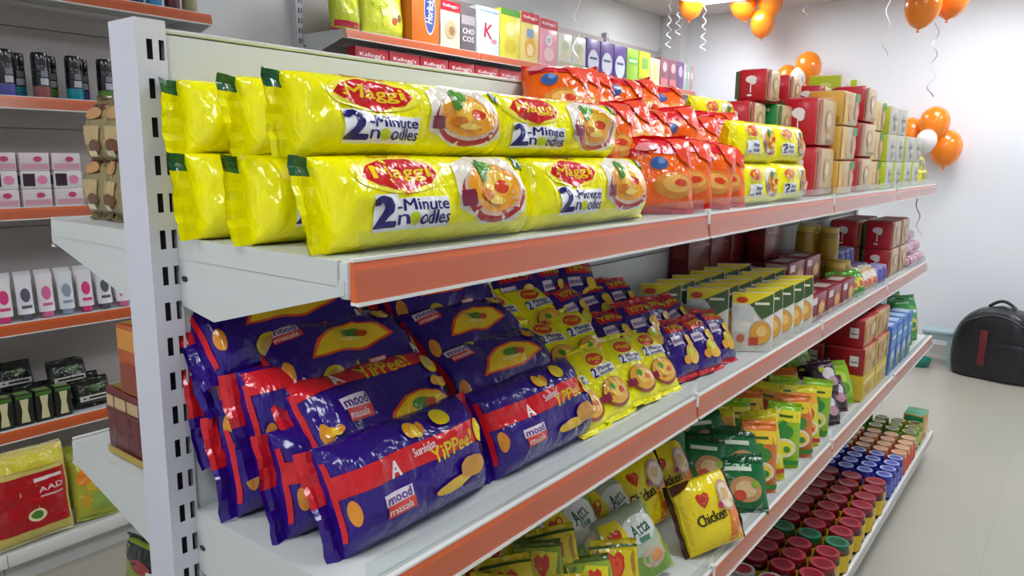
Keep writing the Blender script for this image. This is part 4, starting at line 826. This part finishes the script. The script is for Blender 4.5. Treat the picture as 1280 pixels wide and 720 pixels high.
# ================================================================== WALL SHELVING, CEREALS
ZW = 2.031; XF = XL+.335
def cereal(W, H, base, front, D=.06): return [carton(W, D, H, base, front, [('r', -.8, .8, -.9, .9, base)])]
KEL = lambda z=.8: [('r', -1, 1, .58, 1, '#c4162a'), ('t', "Kellogg's", 0, z, .16, 1.5, 0, '#f4ecec')]
CB = [
 (2.00, .20, 'cereal_box', 'box', None, None, None),
]
def put_box(W, H, y, base, front, label, D=.06, z=ZW):
    Kind('cereal_box', 'box', cereal(W, H, base, front, D), 'boxes in a row on the cereal shelf').put((XF-D/2, y, z), label)
KCB = Kind('chips_bag', 'bag', [bag(.17, .24, .08, '#b9c41c', [('e', 0, .1, .6, .6, '#dfe62a'), ('r', -.9, .9, -.95, -.75, '#b8203a')], 161, '#b8304a', e=.03, bump=.3)], 'bags at the left end of the cereal shelf')
KCB.put((XF-.05, 1.92, ZW+.012), 'yellow green snack bag at the left end of the cereal shelf', tilt=5)
KCC = Kind('chips_bag', 'bag', [bag(.27, .25, .09, '#d8dc3a', [('e', .2, -.1, .5, .5, '#e9e6a8'), ('e', -.3, .3, .4, .4, '#c9d81e'), ('e', .35, -.45, .14, .14, '#d86a3a'), ('e', .6, -.3, .12, .14, '#8a7a4a'), ('e', -.1, -.5, .2, .2, '#e6e04a')], 162, '#c9d02a', e=.03, bump=.3)], 'bags at the left end of the cereal shelf')
KCC.put((XF-.06, 2.165, ZW+.012), 'larger pale yellow bag beside the orange box', tilt=5)
put_box(.2, .31, 2.41, '#e0741c', [('e', .3, .1, .42, .8, '#e9e6e0'), ('e', .3, .1, .38, .74, '#24449a'), ('t', 'Horlicks', .3, .1, .3, 1.3, 1.45, '#f0f0f4')], 'orange box with a blue oval on the cereal shelf', .09)
put_box(.155, .24, 2.60, '#ddd0bc', KEL()+[('e', 0, -.2, .6, .4, '#c4a678'), ('e', .1, -.25, .3, .2, '#8f6a3a')], 'beige cereal box with red top band')
put_box(.125, .235, 2.745, '#6f6568', [('r', -.9, .9, .2, .6, '#a89ea0'), ('t', 'CHO', 0, -.1, .24, 1.5, 0, '#e8e4e2'), ('t', 'COS', 0, -.45, .24, 1.5, 0, '#e8e4e2')], 'dark grey cereal box with white lettering')
put_box(.20, .26, 2.92, '#dbe6ee', [('t', 'K', 0, .0, .6, .7, -.1, '#c41e4a'), ('e', .5, -.4, .25, .1, '#e08a9a'), ('r', -.9, .9, .8, .86, '#9fc0d6')], 'pale blue cereal box with large red letter')
put_box(.185, .28, 3.125, '#e6dc4a', [('r', -1, 1, .75, 1, '#5aa03a'), ('e', 0, .2, .5, .3, '#f0ea9a'), ('e', 0, -.5, .6, .3, '#d8c02a')], 'yellow cereal box with green top band')
put_box(.18, .29, 3.32, '#e9d27a', KEL()+[('r', -.4, .4, .0, .35, '#8aa0c0'), ('e', 0, -.4, .6, .4, '#e0a838'), ('e', 0, -.5, .4, .25, '#f0d49a')], 'yellow cereal box with red top band')
put_box(.19, .28, 3.52, '#e6a0ac', KEL()+[('e', 0, .1, .4, .25, '#e9dfe6'), ('t', 'O', 0, .1, .2, .3, 0, '#5a5a8a'), ('e', 0, -.5, .6, .3, '#efc8cc')], 'pink cereal box with red top band')
for k in range(2): put_box(.16, .22, 3.71+.17*k, '#dfe0d0', [('e', 0, .3, .5, .3, '#c9d4b0'), ('r', -.9, .9, -.9, -.6, ('#c9b89a', '#b4c49a')[k]), ('e', 0, -.2, .3, .2, '#e8d8a0')], 'cream cereal box, %s of two left of the purple boxes' % ('left', 'right')[k])
for k in range(3): put_box(.175, .23, 4.06+.185*k, '#5f4a9a', [('e', 0, -.3, .8, .7, '#dfe4ee'), ('r', -0.55, 0.55, -0.17, -0.03, '#5a6a9a')], 'purple box with white arch, %s of three' % ('left', 'middle', 'right')[k])
put_box(.175, .23, 4.62, '#a0cf4a', [('r', -.8, .8, .0, .5, '#7abf5a'), ('r', -0.60, 0.60, 0.18, 0.32, '#e9f2dc')], 'green box right of the purple boxes')
put_box(.175, .23, 4.81, '#cfdc3a', [('r', -.5, .6, -.1, .6, '#7ab05a'), ('r', -.9, .9, -.9, -.6, '#b0bf2a')], 'yellow green box beside the green box')
put_box(.16, .2, 4.985, '#d9d0a0', [('e', 0, 0, .6, .6, '#c8bc84')], 'small cream box among the far cereal boxes')
for k in range(2): put_box(.15, .22, 5.15+.155*k, '#8a5a66', [('e', 0, .4, .5, .35, '#d8b0b4'), ('r', -.8, .8, -.9, -.4, '#c8747c')], 'dusty pink box, %s of the dark framed pair' % ('left', 'right')[k])
put_box(.12, .22, 5.445, '#7a5a8a', [('e', 0, .3, .6, .4, '#cfc0d8')], 'violet box next to the dusty pink pair')
for k in range(3): put_box(.055, .21, 5.54+.062*k, ('#d8bcd0', '#8fd0b4', '#d89aac')[k], [('e', 0, .2, .6, .3, '#efe6ea')], 'narrow %s box near the far end of the cereal shelf' % ('lilac', 'mint', 'rose')[k])
KRX = Kind('cereal_box', 'box', cereal(.21, .285, '#b3182a', [('t', "Kellogg's", 0, .75, .16, 1.5, 0, '#f0e4e4'), ('e', 0, -.1, .6, .4, '#d8b06a')]), 'red cereal boxes on the second wall shelf')
for k in range(9): KRX.put((XF-.03, 2.04+.218*k, 1.681), 'red cereal box on the second wall shelf, %s from the left' % NTH[k])

# ================================================================== BALLOONS AND RIBBONS
def ray(px, py, y=None, x=None, z=None):
    d = fw+r2*((px-640)/FPX)-u2*((py-360)/FPX)
    t = (y-CAM.y)/d.y if y is not None else (x-CAM.x)/d.x if x is not None else (z-CAM.z)/d.z
    return CAM+d*t
def balloon(col):
    mt, b = base_mat('balloon_'+col.strip('#'), col, .22, coat=.4)
    b.inputs['Subsurface Weight'].default_value = .25; b.inputs['Subsurface Radius'].default_value = (.05, .03, .01)
    mb = MB(); prof = [(.004, -.138)]
    for i in range(1, 16):
        t = pi*i/16; z = -cos(t)*.118; prof.append((.1*sin(t)*(1-.06*max(0, -z/.118)**2), z-(.012 if z < -.06 else 0)*(-z/.118)))
    prof.append((.003, .118)); mb.lathe(prof, mt, 24)
    kn = MB(); kn.lathe([(.011, -.150), (.008, -.146), (.003, -.139), (.005, -.134)], mt, 12)
    return [('balloon_skin', mb.mesh('balloon')), ('knot', kn.mesh('balloon_knot'))]
KBA = Kind('balloon', 'balloon', [balloon('#ff8c1c')], 'orange balloons'); KBW = Kind('balloon', 'balloon', [balloon('#e9e6e2')], 'white balloons')
BAL = [(1010, 84, 5.62, 1.0, 'upper orange balloon of the cluster above the red packets'), (984, 98, 5.7, .9, 'lower left orange balloon above the red packets'), (1012, 112, 5.765, .8, 'orange balloon half hidden behind the red packets'),
       (1168, 154, 5.62, 1.0, 'topmost orange balloon of the right wall cluster'), (1139, 167, 5.7, 1.0, 'left orange balloon of the right wall cluster'), (1182, 184, 5.70, 1.08, 'lowest right orange balloon of the wall cluster'),
       (864, 4, 5.2, .98, 'single orange balloon hanging near the room corner'), (929, 4, 5.45, 1.02, 'left orange balloon of the hanging ceiling trio'), (963, 1, 5.5, .95, 'right orange balloon of the hanging ceiling trio'), (953, 28, 5.5, .92, 'lowest orange balloon of the hanging ceiling trio'),
       (1154, 7, 4.6, 1.0, 'large orange balloon hanging at the upper right'), (1190, -4, 4.85, 1.0, 'orange balloon behind the large upper right one')]
for px, py, y, s, l in BAL:
    o = KBA.put(ray(px, py, y=y), l, tilt=J(12), yaw=J(40)); o.scale = (s,)*3
for px, py, y, s, l in [(998, 96, 5.56, .62, 'small white balloon in the cluster above the red packets'), (1158, 176, 5.5, .68, 'small white balloon in the right wall cluster')]:
    o = KBW.put(ray(px, py, y=y), l, tilt=J(12)); o.scale = (s,)*3
def ribbon(p0, ln, r, turns, col, label, sway=(0, 0)):
    pts = []; n = int(turns*10)
    for i in range(n+1):
        t = i/n; a = turns*2*pi*t; rr = r*(.3+.7*t); pts.append((rr*cos(a)+sway[0]*t, rr*sin(a)+sway[1]*t, -ln*t))
    mb = MB(); mb.tube(pts, .004, plain(col, .4), 5, .35)
    tag(link('curling_ribbon', mb.mesh('curling_ribbon'), None, p0), label, 'ribbon', 'curled ribbons')
for px, y, ln, tn, col, l in [(838, 5.1, .36, 5, '#eceaea', 'white curled ribbon left of the corner balloon'), (882, 5.25, .38, 5, '#eceaea', 'white curled ribbon right of the corner balloon'), (849, 5.15, .26, 4, '#eceaea', 'shorter white curled ribbon under the corner balloon'), (722, 3.2, .36, 4, '#f2f2f2', 'white curled ribbon above the purple cereal boxes'),
        (1008, 5.3, .12, 2, '#e2d8d6', 'short white ribbon right of the balloon trio'), (1112, 4.8, .36, 3, '#c8c4c4', 'pale ribbon left of the large right balloon'), (1175, 5.1, .62, 6, '#b8b8ba', 'long grey curled ribbon under the upper right balloons')]:
    p = ray(px, 0, y=y); p.z = ZC; ribbon(p, ln+max(0, ZC-ray(px, 0, y=y).z)*.9, .022, tn, col, l)
ribbon(ray(1146, 243, y=3.62), .2, .012, 2, '#d89a9a', 'pink ribbon dangling from the far end of the top shelf', (.03, 0))

# ================================================================== FLOOR OBJECTS
def black_bag():
    r = link('travel_bag', None, None, ray(1240, 476, z=0)+Vector((0, .12, 0)), (0, 0, radians(-8)))
    tag(r, 'black rounded travel bag with dark red stripe on floor by wall', 'bag')
    BL = plain('#15161c', .35, coat=.2); mb = MB(); n = 28; prof = []
    W, Dp, H = .27, .15, .49
    for i in range(15):
        t = i/14; z = H*t; k = (1-(max(0, (t-.3))/.7)**2.6)**.5 if t > .3 else 1-.06*(1-t/.3)**2
        prof.append((max(k, .02), z))
    vs = []; fs = []
    for k_, z in prof:
        for i in range(n):
            a = 2*pi*i/n; c, s = cos(a), sin(a); e = .6
            vs.append((W*k_*abs(c)**e*(1 if c > 0 else -1), Dp*(.55+.45*k_)*(1 if k_ > .05 else .2)*abs(s)**e*(1 if s > 0 else -1), z+.01))
    for j in range(14):
        for i in range(n): fs.append([j*n+i, j*n+(i+1) % n, (j+1)*n+(i+1) % n, (j+1)*n+i])
    fs += [list(range(n))[::-1], [14*n+i for i in range(n)]]; mb.add(vs, fs, BL); link('bag_body', mb.mesh('bag_body'), r)
    mb = MB(); mb.box(-.08, -.035, -Dp-.006, -Dp+.02, .1, .34, plain('#6a1c24', .4), .004); link('stripe_panel', mb.mesh('stripe_panel'), r)['label'] = 'dark red stripe'
    mb = MB(); mb.box(-.02, .18, -Dp-.02, -Dp+.02, .06, .27, BL, .015); link('pocket', mb.mesh('pocket'), r)
    mb = MB(); mb.tube([(-.08+.16*t, 0, (.485)+.045*sin(pi*t)) for t in [i/10 for i in range(11)]], .011, BL, 8); link('handle', mb.mesh('handle'), r)
    mb = MB(); mb.tube([(-.2+.4*i/14, -Dp*.93, .37+.08*sin(pi*i/14)) for i in range(15)], .004, plain('#3a3a40', .35, metal=.4), 6); link('zip', mb.mesh('zip'), r)
    for sx in (-.18, .18):
        w_ = MB(); w_.lathe([(.02, -.012), (.026, -.008), (.026, .008), (.02, .012)], plain('#2a2a2e', .5), 16); w_.v = [(z+sx, x, y+.026) for x, y, z in w_.v]; link('wheel', w_.mesh('wheel'), r)
black_bag()
def stool():
    r = link('plastic_stool', None, None, ray(1167, 455, z=0)+Vector((0, .05, 0)), (0, 0, radians(5)))
    tag(r, 'small pale bluish plastic stool against the far wall', 'stool')
    PM = plain('#9fb8bf', .35, coat=.3); mb = MB(); mb.box(-.1, .1, -.09, .09, .23, .26, PM, .01); mb.box(-.09, .09, -.08, .08, .19, .235, PM, .004); link('seat', mb.mesh('seat'), r)
    for sx in (-1, 1):
        for sy in (-1, 1):
            mb = MB(); vs = [(sx*(.078+d)+a, sy*(.066+d)+b, z) for (d, z) in ((.012, 0), (0, .2)) for (a, b) in ((-.014, -.014), (.014, -.014), (.014, .014), (-.014, .014))]
            mb.add(vs, [[3, 2, 1, 0], [4, 5, 6, 7]]+[[i, (i+1) % 4, 4+(i+1) % 4, 4+i] for i in range(4)], PM); link('leg', mb.mesh('stool_leg', False), r)
stool()
def basin():
    r = ray(1149, 457, z=0); mb = MB(); mb.lathe([(.055, 0), (.06, .004), (.075, .05), (.08, .054), (.08, .06), (.072, .058), (.056, .008), (.0005, .006)], plain('#1f8a7a', .3, coat=.3), 24)
    tag(link('basin', mb.mesh('basin'), None, r), 'small teal plastic basin on the floor beside the stool', 'basin')
basin()
